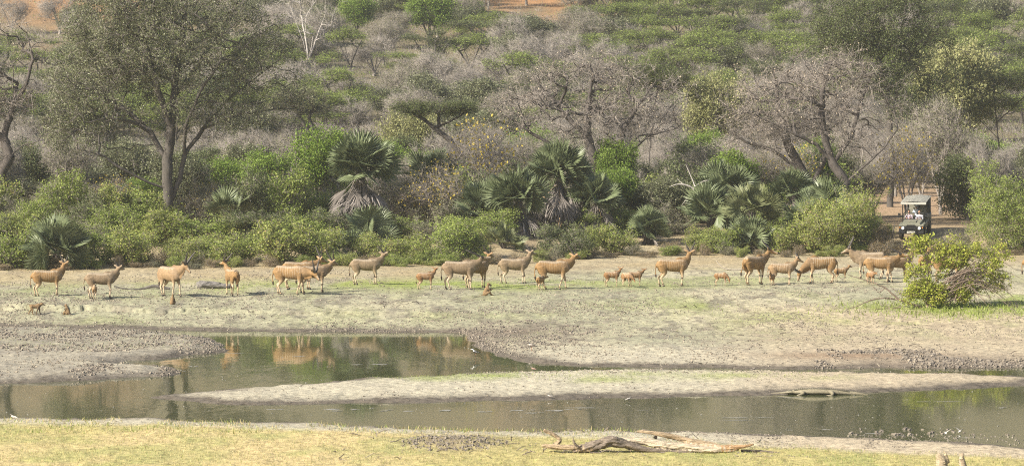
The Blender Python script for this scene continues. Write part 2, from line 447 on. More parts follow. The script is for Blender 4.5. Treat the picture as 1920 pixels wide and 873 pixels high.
def build_clods():
    r = np.random.default_rng(11)
    mats = [mat_noise("dry_clod", [(.10, .085, .07), (.22, .19, .15), (.38, .335, .26)], 2, .95, 0, None, True),
            mat_noise("wet_clod", [(.085, .073, .061), (.18, .155, .127), (.30, .262, .208)], 2, .7, 0, None, True)]
    X, Y, S, W = [], [], [], []
    def put(x, y, s, w): X.append(x); Y.append(y); S.append(s); W.append(np.broadcast_to(w, (len(x),)))
    # the trampled plain
    x, y, px, py = scatter_px(62000, (-40, 505, 1960, 700), r)
    dens = .15 + .9 * smooth((fbm(x / 3, y / 6, 51) - .42) * 5)
    dens *= .35 + 1.3 * smooth((fbm(x / 11, y / 9, 57) - .38) * 4)
    dens *= np.interp(py, [500, 520, 545, 560, 600, 625, 690], [.15, .4, .8, 1, .8, .55, .35])
    dens *= np.interp(px, [0, 900, 1200, 1920], [1, 1, .75, .55])
    k = r.random(len(x)) < dens; put(x[k], y[k], r.uniform(.025, .075, k.sum()), 0)
    # dark churned bands
    for (x0, y0, x1, y1, n, s0, s1, w) in [(-20, 618, 440, 660, 4200, .05, .16, 1), (-20, 685, 345, 718, 3000, .05, .17, 1), (800, 600, 1130, 655, 2300, .05, .16, 1), (860, 640, 1010, 690, 700, .04, .12, 1),
            (1530, 656, 1960, 690, 4600, .06, .20, 1), (1560, 672, 1930, 690, 500, .06, .15, 1), (1250, 806, 1930, 842, 1300, .03, .09, 1), (1000, 802, 1300, 812, 260, .03, .07, 1), (380, 742, 1440, 758, 700, .03, .08, 1), (400, 700, 1500, 740, 900, .03, .09, 0),
            (-20, 595, 900, 622, 1800, .04, .12, 0), (940, 640, 1400, 690, 700, .03, .10, 0), (1480, 797, 1930, 812, 60, .08, .20, 1), (740, 806, 960, 846, 1500, .04, .16, 1), (1290, 838, 1560, 862, 260, .03, .08, 0), (930, 830, 1120, 850, 40, .05, .12, 1), (0, 786, 900, 800, 160, .03, .08, 1)]:
        x, y, px, py = scatter_px(n, (x0, y0, x1, y1), r)
        if (x0, y0) == (740, 806): k = ((px - 850) / 105) ** 2 + ((py - 832) / 14) ** 2 < 1.0 * r.random(n) ** .5 + .1
        elif (x0, y0) == (1290, 838): k = np.abs(py - (843 + (px - 1290) * .06)) < 3.5
        else: k = fbm(x / 2.0, y / 4, 53) > .40 + .12 * r.random(n)
        q = k; put(x[q], y[q], s0 * .8 + (s1 - s0) * .65 * r.random(q.sum()) ** 2.5, np.where(r.random(q.sum()) < .85, w, 1 - w))
    X, Y, S, W = (np.concatenate(a) for a in (X, Y, S, W))
    land, bk, il, pool = land_distance(X, Y)
    px = CXP + X / Y * FPX; py = row_of(Y)
    inwater = (px > 1470) & (py > 793)
    ok = (land > .05) | (inwater & (land > -9))
    X, Y, S, W, land = X[ok], Y[ok], S[ok], W[ok], land[ok]
    Z = np.array([ground_z(a, b) for a, b in zip(X, Y)]); Z = np.where(land < 0, np.maximum(Z, WATER_Z), Z)
    geo = Geo()
    for w in (0, 1):
        k = W == w; V, Q, T = lumps(np.stack((X, Y, Z), 1)[k], S[k], r)
        n0 = geo.n; geo.V.append(V.astype(np.float32)); geo.n += len(V)
        geo.F += [Q + n0, T + n0]; geo.M += [np.full(len(Q), w, np.int32), np.full(len(T), w, np.int32)]
    tag(part("mud_clods", mesh_from("mud_clods", geo, mats)), kind='stuff')
build_clods()

def build_grass():
    r = np.random.default_rng(12)
    mats = [mat_leaf("straw_grass", [(.42, .355, .16), (.49, .40, .205), (.36, .335, .14)], .3), mat_leaf("fresh_grass", [(.14, .20, .03), (.23, .29, .06), (.32, .35, .11)], .35), mat_leaf("brown_straw", [(.20, .15, .075), (.30, .23, .12), (.24, .20, .09)], .3)]
    geo = Geo()
    def blades(x, y, z, h, m):
        n = len(x); C = np.stack((x, y, z), 1); a = r.random(n) * 6.28; w = h * .12
        s = np.stack((np.cos(a) * w, np.sin(a) * w, np.zeros(n)), 1)
        tip = C + np.stack((r.normal(0, .35, n) * h, r.normal(0, .35, n) * h, h), 1)
        V = np.stack((C - s, C + s, tip), 1).reshape(-1, 3); geo.add(V, np.arange(n * 3).reshape(-1, 3), m)
    def field(n, box, h0, h1, m, thr, f=(1.2, 2.5), seed=61):
        x, y, px, py = scatter_px(n, box, r); k = fbm(x / f[0], y / f[1], seed) > thr
        land, bk, il, pool = land_distance(x, y); k &= land > .12
        return x[k], y[k], px[k], py[k]
    x, y, px, py = field(42000, (-30, 778, 1950, 905), 0, 0, 0, .30)
    ns = np.interp(px, [p[0] for p in NEAR_SHORE[::-1]], [p[1] for p in NEAR_SHORE[::-1]]); k = py > ns + 2 + 18 * smooth((px - 1000) / 600)
    x, y, px, py = x[k], y[k], px[k], py[k]
    z = np.array([ground_z(a, b) for a, b in zip(x, y)]); w = r.random(len(x)) < .22 + .30 * smooth((px - 700) / 500)
    blades(x[~w], y[~w], z[~w], r.uniform(.03, .11, (~w).sum()), 0); blades(x[w], y[w], z[w], r.uniform(.03, .09, w.sum()), 1)
    # tufts at the water's edge
    x, y, px, py = field(2600, (-30, 784, 1200, 812), 0, 0, 1, .45); z = np.array([ground_z(a, b) for a, b in zip(x, y)]); w = r.random(len(x)) < .5
    blades(x[w], y[w], z[w], r.uniform(.06, .20, w.sum()), 0); blades(x[~w], y[~w], z[~w], r.uniform(.06, .18, (~w).sum()), 1)
    # green flush on the plain
    for cx, cy, rx, ry, k0 in GREEN:
        n = int(700 * k0 * rx / 150 * (2.2 if k0 > 1.2 else 1)); px = r.normal(cx, rx * .6, n); py = r.normal(cy, ry * .6, n)
        D = depth_of(py); x = (px - CXP) / FPX * D; land = land_distance(x, D)[0]; q = land > .2
        x, D = x[q], D[q]; z = np.array([ground_z(a, b) for a, b in zip(x, D)])
        blades(x, D, z, r.uniform(.03, .10 if k0 < 1.2 else .28, len(x)), 1)
    x, y, px, py = field(11000, (-30, 505, 1950, 640), 0, 0, 1, .52, (2, 4), 67); z = np.array([ground_z(a, b) for a, b in zip(x, y)])
    blades(x, y, z, r.uniform(.03, .09, len(x)), 1)
    # straw under the bushes
    px = r.uniform(-40, 1960, 7000); D = bush_line(px - CXP) + r.normal(1.5, 2.5, 7000); x = (px - CXP) / FPX * D; k = fbm(x / 1.5, D / 2, 71) > .5; x, D = x[k], D[k]
    z = np.array([ground_z(a, b) for a, b in zip(x, D)]); blades(x, D, z, r.uniform(.04, .16, len(x)), 2)
    tag(part("short_grass", mesh_from("short_grass", geo, mats)), kind='stuff')
build_grass()

def build_litter():
    """broken sticks and dark leavings strewn over the plain"""
    r = np.random.default_rng(15); g = Geo()
    for n, box in ((260, (1050, 545, 1720, 660)), (220, (-20, 520, 1100, 615)), (90, (600, 800, 1500, 862)), (60, (1300, 640, 1900, 690))):
        x, y, px, py = scatter_px(n, box, r); land = land_distance(x, y)[0]; k = land > .3; x, y = x[k], y[k]
        z = np.array([ground_z(a, b) for a, b in zip(x, y)]) + .02; P = np.stack((x, y, z), 1); m = len(P); a = r.random(m) * 6.28; l = r.uniform(.12, .75, m) ** 1.4
        Q = P + np.stack((np.cos(a) * l, np.sin(a) * l, r.uniform(0, .12, m)), 1); M_ = (P + Q) / 2 + r.normal(0, .04, (m, 3)) + (0, 0, .03)
        w = r.uniform(.008, .022, m); g.add(*tubes(P, M_, w, w * .9, 4)); g.add(*tubes(M_, Q, w * .9, w * .4, 4))
    tag(part("twig_litter", mesh_from("twig_litter", g, [mat_noise("litter_wood", [(.07, .055, .045), (.16, .13, .105), (.30, .26, .21)], 3, .9, 0, None, True)])), kind='stuff')
build_litter()

def build_scum():
    """pale scum lying on the water in thin rafts"""
    r = np.random.default_rng(14); geo = Geo()
    m = mat_noise("dry_scum", [(.15, .145, .125), (.30, .29, .26)], 6, .8)
    for (cx, cy, rx, ry) in [(645, 768, 40, 2.2), (690, 766, 26, 2), (760, 769, 48, 2.6), (850, 768, 44, 2.8), (905, 771, 18, 1.2), (965, 768, 26, 2), (1040, 769, 36, 2.2), (1080, 766, 22, 1.4), (525, 767, 24, 1.4), (1020, 773, 30, 1.2),
            (372, 729, 10, 1), (362, 686, 9, 1.2), (340, 694, 12, 1.2), (690, 683, 30, 1.4), (560, 668, 40, .8), (1390, 782, 60, .9), (1370, 787, 70, .7), (1870, 764, 18, .8), (1560, 805, 22, 1), (1480, 805, 14, .9), (1700, 815, 40, .9), (1780, 820, 40, .8), (1640, 812, 28, 1.0), (1090, 764, 60, .5), (1240, 768, 40, .7), (1480, 745, 60, .5), (1760, 752, 60, .5), (440, 662, 26, .6)]:
        for q in range(3):
            if r.random() < .35: continue
            c = on_plane(cx + r.normal(0, rx * .6), cy + r.normal(0, ry * .4), WATER_Z); D = c[1]
            a = np.arange(14) * 2 * np.pi / 14; rr = (.45 + .75 * r.random(14)) * r.uniform(.15, .5)
            V = np.stack((c[0] + np.cos(a) * rx * D / FPX * rr, c[1] + np.sin(a) * ry * D * D / FPX / CAM_H * rr, np.full(14, WATER_Z + .006 + .003 * q)), 1)
            V = np.vstack((V, V + (0, 0, -.004))); F = [[(i + 1) % 14 + 14, i + 14, i, (i + 1) % 14] for i in range(14)]
            geo.add(V, np.array(F)); geo.V.append(np.zeros((0, 3), np.float32)); geo.F.append(np.arange(14)[None] + geo.n - 28); geo.M.append(np.zeros(1, np.int32))
    # white specks of down and foam
    n = 420; px = r.uniform(-10, 1930, n); py = r.uniform(640, 830, n); D = depth_of(py); x = (px - CXP) / FPX * D
    k = land_distance(x, D)[0] < -.3; x, D = x[k], D[k]; V, Q, T = lumps(np.stack((x, D, np.full(len(x), WATER_Z)), 1), r.uniform(.012, .04, len(x)), r)
    n0 = geo.n; geo.V.append(V.astype(np.float32)); geo.n += len(V); geo.F += [Q + n0, T + n0]; geo.M += [np.zeros(len(Q), np.int32), np.zeros(len(T), np.int32)]
    tag(part("water_scum", mesh_from("water_scum", geo, [m])), kind='stuff')
build_scum()

# ------------------------------------------------------------------ trees: a trunk with limbs that reaches for every tip of its crown
BARK_DARK = mat_noise("dark_bark", [(.040, .036, .032), (.085, .076, .067), (.155, .14, .125)], 3, .95, .7, (1, 1, .25))
BARK_GREY = mat_noise("grey_bark", [(.14, .12, .105), (.25, .22, .195), (.36, .325, .29)], 3, .95, .5, (1, 1, .3))
BARK_PINK = mat_noise("pinkish_twigs", [(.14, .12, .104), (.255, .222, .193), (.385, .343, .302)], 2, .95, 0, None, True)
BARK_LIMB = mat_noise("grey_limb_bark", [(.045, .039, .036), (.09, .078, .070), (.15, .133, .12)], 3, .95, .5, (1, 1, .3))
BARK_PALE = mat_noise("bleached_wood", [(.22, .20, .18), (.36, .33, .30), (.50, .465, .43)], 3, .9, .3)
BARK_HAZE = mat_noise("grey_brown_twigs", [(.15, .132, .115), (.265, .238, .21), (.39, .355, .315)], 2, .95, 0, None, True)
LEAF_OLIVE = mat_leaf("olive_leaves", [(.065, .078, .035), (.115, .130, .062), (.175, .188, .098), (.26, .262, .16)], .25, [0, .35, .72, 1], .4)
LEAF_DARK = mat_leaf("dark_leaves", [(.055, .075, .026), (.10, .125, .046), (.17, .19, .078)], .28)
LEAF_BRIGHT = mat_leaf("bright_leaves", [(.085, .15, .020), (.17, .26, .038), (.27, .36, .065)], .4)
LEAF_LIME = mat_leaf("lime_leaves", [(.13, .18, .030), (.26, .32, .060), (.42, .45, .11)], .4)
LEAF_BUSH = mat_leaf("bush_leaves", [(.095, .132, .030), (.205, .262, .056), (.345, .39, .10), (.36, .29, .13), (.30, .16, .09)], .35, [0, .35, .72, .90, 1])
LEAF_GREEN = mat_leaf("green_bush_leaves", [(.090, .130, .028), (.185, .25, .050), (.315, .375, .09), (.32, .28, .12)], .35, [0, .4, .82, 1])
LEAF_DRY = mat_leaf("dry_bush_leaves", [(.11, .10, .045), (.20, .18, .075), (.26, .19, .10), (.23, .13, .07)], .3)
LEAF_ACACIA = mat_leaf("acacia_leaves", [(.115, .155, .036), (.20, .26, .056), (.30, .355, .09)], .35)
LEAF_ACDARK = mat_leaf("dark_acacia_leaves", [(.055, .075, .025), (.10, .125, .040), (.16, .18, .065)], .3)
LEAF_PALE = mat_leaf("pale_yellow_leaves", [(.19, .21, .085), (.30, .31, .13), (.44, .42, .20)], .4)
LEAF_POD = mat_leaf("dry_pods", [(.24, .18, .13), (.38, .31, .22), (.50, .44, .33)], .2)
FLOWER = mat_leaf("yellow_blossom", [(.36, .27, .035), (.48, .37, .05), (.52, .43, .11)], .3)
LEAF_GREY = mat_leaf("grey_green_leaves", [(.10, .105, .060), (.17, .175, .095), (.25, .245, .14)], .3)

def grow(lines, tips, r, bf=.25, step=.6, zmin=None, sag=.10):
    cap = 80000
    P = np.zeros((cap, 3)); par = np.full(cap, -1); path = np.zeros(cap); n = 0
    nb = 0
    for li, L in enumerate(lines):
        L = np.asarray(L, float)
        if li == 0: P[0] = L[0]; n = 1; last = 0; pts = L[1:]
        else:
            last = int(np.argmin(((P[:n] - L[0]) ** 2).sum(1))); pts = L[1:]
        for p in pts:
            q = P[last].copy(); d = np.linalg.norm(p - q); m = max(1, int(math.ceil(d / step)))
            for k in range(1, m + 1):
                P[n] = q + (p - q) * k / m + (r.normal(0, .05 * d / m, 3) if k < m else 0); par[n] = last
                path[n] = path[last] + np.linalg.norm(P[n] - P[last]); last = n; n += 1
    root = P[0]
    tips = tips[np.argsort(((tips - lines[0][-1]) ** 2).sum(1))]
    tip_idx = []
    for t in tips:
        d = np.sqrt(((P[:n] - t) ** 2).sum(1)); cost = d + bf * path[:n]
        if zmin is not None: cost = cost + np.where(P[:n, 2] < zmin, 50, 0)
        cost += np.where(P[:n, 2] > t[2] + .6 * d, .3 * d, 0)
        k = int(np.argmin(cost)); dk = d[k]; m = max(1, int(math.ceil(dk / step))); q = P[k].copy(); last = k
        off = r.normal(0, sag * dk, 3); off[2] += .06 * dk
        for i in range(1, m + 1):
            f = i / m; P[n] = q + (t - q) * f + off * math.sin(math.pi * f) + (r.normal(0, .10 * dk / m, 3) if i < m else 0)
            par[n] = last; path[n] = path[last] + dk / m; last = n; n += 1
        tip_idx.append(last)
    cnt = np.zeros(n); cnt[tip_idx] = 1
    for i in range(n - 1, 0, -1): cnt[par[i]] += cnt[i]
    return P[:n], par[:n], np.maximum(cnt, 1), np.array(tip_idx)

def ellipsoid_tips(ells, n, r, gap=.35, gs=1.6, shell=.0):
    """points spread through a union of ellipsoids, thinned by noise so that gaps open"""
    vol = np.array([max(e[3] * e[4] * e[5], 1e-3) * (e[6] if len(e) > 6 else 1) for e in ells]); pick = r.choice(len(ells), n * 3, p=vol / vol.sum())
    d = unit(r.normal(size=(n * 3, 3))); rad = r.random(n * 3) ** (1 / 3.0); rad = shell + (1 - shell) * rad
    E = np.array([e[:6] for e in ells]); C = E[pick, :3] + d * rad[:, None] * E[pick, 3:]
    g = (fbm(C[:, 0] / gs + C[:, 1] * .31, C[:, 2] / gs + C[:, 1] * .27 / gs, int(r.integers(50)), 2)); C = C[g > gap]
    return C[:n]

def tree_meshes(name, lines, tips, r, R0, rtip=.010, bf=.25, step=.6, zmin=None, twigs=5, twig_len=.7, twig_r=.010, leaves=0, leaf=(.14, .07), spread=.30, bark=None, leafm=None, droop=0.0, flat=0.0, extra=None, extra_n=0, extra_size=.12, twig_m=None, crown_name="crown", up=.0):
    P, par, cnt, tid = grow(lines, tips, r, bf, step, zmin)
    k = math.log(R0 / rtip) / math.log(max(cnt[0], 2)); rad = rtip * cnt ** k
    ch = np.arange(1, len(P)); p0, p1 = P[par[ch]], P[ch]
    r1 = rad[ch]; r0 = np.minimum(rad[par[ch]], r1 * 1.25 + .004)
    flare = np.where(P[par[ch]][:, 2] < lines[0][0][2] + .9, 1 + .35 * np.clip(1 - (P[par[ch]][:, 2] - lines[0][0][2]) / .9, 0, 1), 1); r0 = r0 * flare
    e = unit(p1 - p0) * (r1 * .25)[:, None]
    tg, cg = Geo(), Geo()
    big = r1 > .07; mid = (~big) & (r1 > .022); small = ~(big | mid)
    for m, s in ((big, 9), (mid, 5), (small, 3)): tg.add(*tubes(p0[m] - e[m], p1[m] + e[m], r0[m], r1[m], s))
    T = P[tid]; dirs = unit(T - P[par[tid]])
    if twigs:
        base = np.repeat(T, twigs, 0); d0 = np.repeat(dirs, twigs, 0); back = r.random((len(base), 1)) * .5
        prev = np.repeat(P[par[tid]], twigs, 0); base = base + (prev - base) * back
        td = unit(d0 * .55 + r.normal(0, .75, base.shape) + np.array((0, 0, up - droop))); ln = twig_len * r.uniform(.5, 1.25, len(base))
        end = base + td * ln[:, None]; end[:, 2] -= droop * ln * .4
        (tg if twig_m is None else cg).add(*cones(base, end, np.full(len(base), twig_r)), 0 if twig_m is None else 1)
        sb = base + (end - base) * r.uniform(.3, .8, (len(base), 1)); se = sb + unit(td + r.normal(0, .8, td.shape)) * ln[:, None] * .55
        (tg if twig_m is None else cg).add(*cones(sb, se, np.full(len(base), twig_r * .75)), 0 if twig_m is None else 1)
    else: base, end = T, T + dirs * .3
    if leaves:
        N = len(base) * leaves; t = r.random((N, 1)) ** .7
        C = np.repeat(base, leaves, 0) + (np.repeat(end - base, leaves, 0)) * t + r.normal(0, spread, (N, 3)) * np.array((1, 1, .8 - .5 * min(flat, 1)))
        sz = r.uniform(.65, 1.3, N); cg.add(*kites(C, leaf[0] * sz, leaf[1] * sz, r, flat))
    if extra_n:
        q = r.choice(len(end), extra_n); C = end[q] + r.normal(0, .10, (extra_n, 3)); sz = extra_size * r.uniform(.6, 1.4, extra_n)
        cg.add(*kites(C, sz, sz * .8, r), 2 if twig_m is not None else 1)
    out = [mesh_from(name + "_trunk", tg, [bark], True)]
    if cg.n:
        ms = [leafm or bark] + ([twig_m] if twig_m is not None else []) + ([extra] if extra is not None else [])
        out.append(mesh_from(name + "_crown", cg, ms))
    else: out.append(None)
    return out
def plant(name, label, cat, meshes, loc, rz=0.0, group=None, scale=(1, 1, 1), names=("trunk", "crown")):
    t = thing(name, label, cat, loc, rz, group); t.scale = scale
    for nm, me in zip(names, meshes):
        if me is not None: part(nm, me, t)
    return t

class Frame:
    """turns outlines measured on the photograph into metres round a tree's own foot"""
    def __init__(s, px, D): s.D = D; s.x, s.Y, s.z = foot(px, D); s.k = D / FPX
    def p(s, px, py, dy=0.0):
        x, z = at_depth(px, py, s.D); return (x - s.x, dy, z - s.z)
    def line(s, pts): return np.array([s.p(a, b, c[0] if c else 0.0) for a, b, *c in pts])
    def ell(s, cx, cy, rx, ry, dy=0.0, dens=1.0, ryk=.8):
        x, y, z = s.p(cx, cy, dy); return (x, y, z, rx * s.k, rx * s.k * ryk, ry * s.k, dens)
    @property
    def loc(s): return (s.x, s.Y, s.z - .08)

# --- the tall olive-leaved tree
f = Frame(314, 243); r = np.random.default_rng(21)
L = [f.line([(314, 446), (313, 405), (315, 352), (313, 300), (319, 265), (322, 210), (330, 140), (342, 70), (350, -20)]),
     f.line([(318, 392), (336, 335, .3), (345, 288, .5), (378, 240, .9), (418, 192, 1.2), (468, 150, 1.5), (520, 110, 1.8)]),
     f.line([(309, 356), (275, 337, -.5), (240, 318, -.9), (215, 303, -1.0), (200, 290, -1.1), (150, 276, -1.5)]),
     f.line([(312, 294), (282, 246, .2), (236, 206, .6), (196, 184, .9), (182, 150, 1.2), (168, 100, 1.6)]),
     f.line([(282, 246), (250, 226, -.6), (205, 218, -1.4), (150, 232, -2)]),
     f.line([(319, 240), (300, 170, -1.2), (281, 95, -1.8), (255, 20, -2)]),
     f.line([(326, 180), (368, 120, 1), (410, 55, 1.6), (450, -10, 2)]),
     f.line([(345, 288), (350, 235, -1), (380, 170, -2), (420, 110, -2.4)]), f.line([(378, 240), (440, 215, .6), (500, 205, 1), (560, 200, 1)])]
E = [f.ell(*a) for a in [(320, 60, 200, 110), (190, 150, 110, 95, 0, 1.5), (465, 120, 105, 110), (150, 250, 75, 45, 0, 1.7), (455, 215, 80, 38), (300, 170, 130, 50, 0, .5), (535, 175, 55, 60), (320, -40, 200, 90, 0, .6), (240, 60, 120, 90), (400, 200, 90, 45, 0, .6), (115, 200, 50, 60, 0, 1.6), (105, 262, 32, 32, 0, 1.6), (240, 285, 50, 22, 0, 1.2)]]
T = ellipsoid_tips(E, 1900, r, .47, 2.1)
plant("olive_tree", "tall spreading tree with thick forked trunk and dull olive crown behind the green bushes", "tree",
      tree_meshes("olive_tree", L, T, r, .40, .016, .22, .55, 3.2, 6, .8, .010, 8, (.14, .075), .22, BARK_DARK, LEAF_OLIVE, .12, 0, None, 0, .12, twig_m=BARK_GREY), f.loc)
# --- the bare tree at the edge beside it
f = Frame(2, 247); r = np.random.default_rng(22)
L = [f.line([(-22, 440), (-14, 380), (0, 330), (18, 292), (6, 255, .4), (20, 200, .8), (35, 130, .5)]), f.line([(18, 292), (45, 270, -.5), (75, 262, -1), (84, 245, -1)]), f.line([(8, 258), (-30, 220), (-60, 150)]), f.line([(22, 200), (48, 160), (62, 110), (50, 60)])]
T = ellipsoid_tips([f.ell(*a) for a in [(15, 150, 85, 105), (-60, 190, 80, 110), (50, 235, 50, 40), (30, 70, 70, 50)]], 420, r, .42, 1.2)
plant("bare_tree", "leafless twisted grey tree leaning in beside the tall olive tree", "tree", tree_meshes("bare_tree", L, T, r, .36, .013, .2, .5, 2.2, 6, .9, .014, 1, (.09, .05), .2, BARK_LIMB, LEAF_POD, .05, twig_m=BARK_GREY), f.loc)
# --- the wide bare tree behind the palms
f = Frame(1140, 262); r = np.random.default_rng(23)
L = [f.line([(1128, 400), (1122, 350), (1112, 290), (1102, 255, .5), (1103, 200, .5), (1110, 150)]), f.line([(1128, 392), (1150, 330, -.4), (1172, 290, -.8), (1215, 252, -1), (1262, 240, -1.2), (1300, 215, -1)]),
     f.line([(1150, 335), (1160, 280), (1170, 240), (1200, 190), (1230, 150)]), f.line([(1118, 335), (1085, 295), (1056, 278), (1000, 250), (950, 215)]), f.line([(1105, 250), (1060, 215, .8), (1020, 165, 1.2), (990, 130, 1)])]
T = ellipsoid_tips([f.ell(*a) for a in [(1110, 200, 190, 75), (1060, 160, 120, 60), (1200, 190, 120, 75), (980, 225, 70, 60), (1110, 130, 110, 40), (1260, 235, 60, 45)]], 680, r, .42, 1.3)
plant("bare_tree", "wide dome-shaped leafless tree with pinkish twigs behind the tallest palms", "tree", tree_meshes("bare_dome_tree", L, T, r, .42, .018, .2, .5, 2.0, 7, 1.05, .0125, 0, (.10, .06), .22, BARK_LIMB, LEAF_POD, 0, 0, LEAF_POD, 1500, .10, twig_m=BARK_PINK), f.loc, group="bare riverside trees")
# --- the wide bare tree on the right
f = Frame(1545, 252); r = np.random.default_rng(24)
L = [f.line([(1574, 415), (1577, 372), (1586, 340), (1562, 305), (1548, 262), (1540, 215), (1545, 150), (1560, 110)]), f.line([(1583, 345), (1612, 315, -.5), (1650, 280, -1), (1680, 240, -1)]), f.line([(1562, 305), (1600, 250, .5), (1615, 190, .8), (1640, 130, 1)]),
     f.line([(1560, 302), (1530, 268, -.4), (1490, 250, -.8), (1440, 225, -1), (1385, 200, -1)])]
T1 = ellipsoid_tips([f.ell(*a) for a in [(1560, 190, 120, 95), (1620, 230, 80, 70), (1480, 200, 110, 75), (1560, 120, 85, 45), (1430, 240, 70, 45), (1650, 180, 60, 70)]], 480, r, .42, 1.3)
plant("bare_tree", "wide leafless tree with bent dark trunk left of the safari truck", "tree", tree_meshes("bare_wide_tree", L, T1, r, .34, .018, .2, .5, 2.0, 7, 1.05, .0125, 0, (.10, .06), .22, BARK_LIMB, LEAF_POD, 0, 0, LEAF_POD, 1100, .10, twig_m=BARK_PINK), f.loc, group="bare riverside trees")
f = Frame(1522, 256); r = np.random.default_rng(25)
L = [f.line([(1528, 405), (1520, 350), (1500, 310), (1478, 270), (1460, 220), (1455, 160)]), f.line([(1520, 350), (1545, 300), (1552, 250), (1530, 190)]), f.line([(1505, 315), (1450, 280), (1400, 265), (1360, 240)]), f.line([(1524, 360), (1460, 318, -.4), (1435, 305, -.6)])]
T2 = ellipsoid_tips([f.ell(*a) for a in [(1450, 185, 100, 75), (1390, 230, 60, 55), (1520, 170, 90, 80), (1450, 250, 80, 40)]], 390, r, .42, 1.3)
plant("bare_tree", "leafless grey tree with split trunk behind the fan palms beside the bent tree", "tree", tree_meshes("bare_split_tree", L, T2, r, .40, .018, .2, .5, 2.0, 7, 1.05, .0125, 0, (.10, .06), .22, BARK_LIMB, LEAF_POD, 0, 0, LEAF_POD, 1100, .10, twig_m=BARK_PINK), f.loc, group="bare riverside trees")
# --- the tall dark tree behind it
f = Frame(1668, 285); r = np.random.default_rng(26)
L = [f.line([(1668, 400), (1672, 300), (1668, 220), (1660, 150), (1640, 90), (1630, 20)]), f.line([(1668, 215), (1690, 140), (1720, 80), (1760, 60)]), f.line([(1672, 290), (1730, 200), (1780, 150)]), f.line([(1660, 150), (1600, 100), (1550, 60)]), f.line([(1650, 110), (1690, 60), (1700, 0)])]
T = ellipsoid_tips([f.ell(*a) for a in [(1640, 40, 130, 65), (1580, 70, 85, 50), (1720, 70, 75, 60), (1700, 165, 75, 60), (1640, 130, 80, 55), (1740, 200, 55, 60), (1640, -30, 110, 50), (1760, 130, 45, 45)]], 1000, r, .47, 1.9)
plant("olive_tree", "tall dark green tree standing behind the bare trees and the safari truck", "tree", tree_meshes("dark_tree", L, T, r, .26, .016, .22, .6, 3, 6, .8, .010, 8, (.15, .08), .22, BARK_DARK, LEAF_DARK, .08), f.loc)
# --- the dark flat-topped acacias that stand out
def acacia(name, label, px, D, lines, ells, seed, n, leafm, R=.22, leaves=9, group=None, gap=.36, bark=None):
    f = Frame(px, D); r = np.random.default_rng(seed)
    T = ellipsoid_tips([f.ell(*a) for a in ells], n, r, gap, 1.0)
    return plant(name, label, "tree", tree_meshes(name, [f.line(l) for l in lines], T, r, R, .010, .2, .5, 1.4, 5, .6, .008, leaves, (.13, .06), .20, bark or BARK_DARK, leafm, 0, .8), f.loc, group=group)
acacia("acacia_tree", "thin flat-topped acacia on a leaning dark trunk above the tallest palm", 905, 268, [[(905, 400), (875, 310), (845, 262), (815, 238), (795, 222), (770, 208)], [(815, 238), (845, 225), (880, 206)], [(875, 310), (890, 240)]],
       [(800, 203, 55, 8), (855, 202, 42, 9), (770, 199, 36, 6), (830, 197, 60, 6)], 31, 300, LEAF_ACDARK, .2, 9)
acacia("acacia_tree", "dark flat-topped acacia rising behind the wide dome-shaped bare tree", 1215, 285, [[(1215, 380), (1218, 280), (1225, 200), (1235, 160)], [(1222, 230), (1270, 185), (1310, 172)]],
       [(1240, 140, 70, 18), (1210, 128, 50, 10), (1280, 165, 50, 14), (1250, 150, 80, 14), (1195, 150, 45, 14), (1300, 182, 22, 7)], 32, 420, LEAF_ACDARK, .06, 10)
acacia("acacia_tree", "layered dark green acacia behind the safari truck with flat shelves of leaves", 1880, 290, [[(1880, 400), (1875, 300), (1868, 220), (1862, 150)], [(1872, 260), (1830, 215), (1800, 200)], [(1870, 230), (1920, 180), (1960, 160)]],
       [(1860, 140, 70, 12), (1910, 155, 60, 14), (1830, 165, 48, 10), (1880, 190, 70, 10), (1820, 208, 46, 9), (1960, 150, 70, 20), (1850, 218, 40, 7)], 33, 520, LEAF_ACDARK, .06, 9)
acacia("acacia_tree", "low broad acacia with drooping dark shelves behind the tall olive tree", 600, 300, [[(600, 330), (595, 270), (580, 220)], [(595, 265), (560, 215)]], [(575, 190, 50, 14), (545, 175, 50, 14), (590, 205, 40, 10), (530, 195, 40, 12)], 34, 260, LEAF_GREY, .2, 8)
# --- small trees and shrubs drawn once and set out as copies
def bush_meshes(seed, leafm, rx=1.6, h=2.2, tips=240, leaves=8, leaf=(.105, .066), ry=None, low=.0, gap=.40, twigs=4, flower=None, nflow=0, bark=None, tl=.42, spread=.13, lumps_n=11, R=.09, twr=.007):
    r = np.random.default_rng(seed)
    ells = [(0, 0, h * .40, rx * .72, (ry or rx) * .72, h * .38)]
    for k in range(lumps_n):
        a = r.random() * 6.28; q = r.uniform(.35, .75); s = r.uniform(.20, .46); hh_ = r.uniform(.25 + low, .98)
        ells.append((math.cos(a) * rx * q, math.sin(a) * (ry or rx) * q, h * hh_, rx * s * r.uniform(.6, 1.1), (ry or rx) * s, h * s * r.uniform(.4, .8)))
    T = ellipsoid_tips(ells, tips, r, gap + .03, .5, .25); q = r.random(len(T)) < .13; T[q] *= np.array((1.12, 1.12, 1.0)) + r.random((q.sum(), 3)) * np.array((.15, .15, .32)); T = T[T[:, 2] > .12]
    lines = [np.array([(0, 0, -.15), (0, 0, .12)])] + [np.array([(0, 0, .05), (math.cos(a) * rx * .3, math.sin(a) * rx * .3, h * .35), (math.cos(a + .2) * rx * .5, math.sin(a + .2) * rx * .5, h * .62)]) for a in np.arange(5) * 1.257 + r.random()]
    return tree_meshes("bush", lines, T, r, R, .007, .2, .35, None, twigs, tl, twr, leaves, leaf, spread, bark or BARK_GREY, leafm, 0, .1, flower, nflow, .14, up=.25)
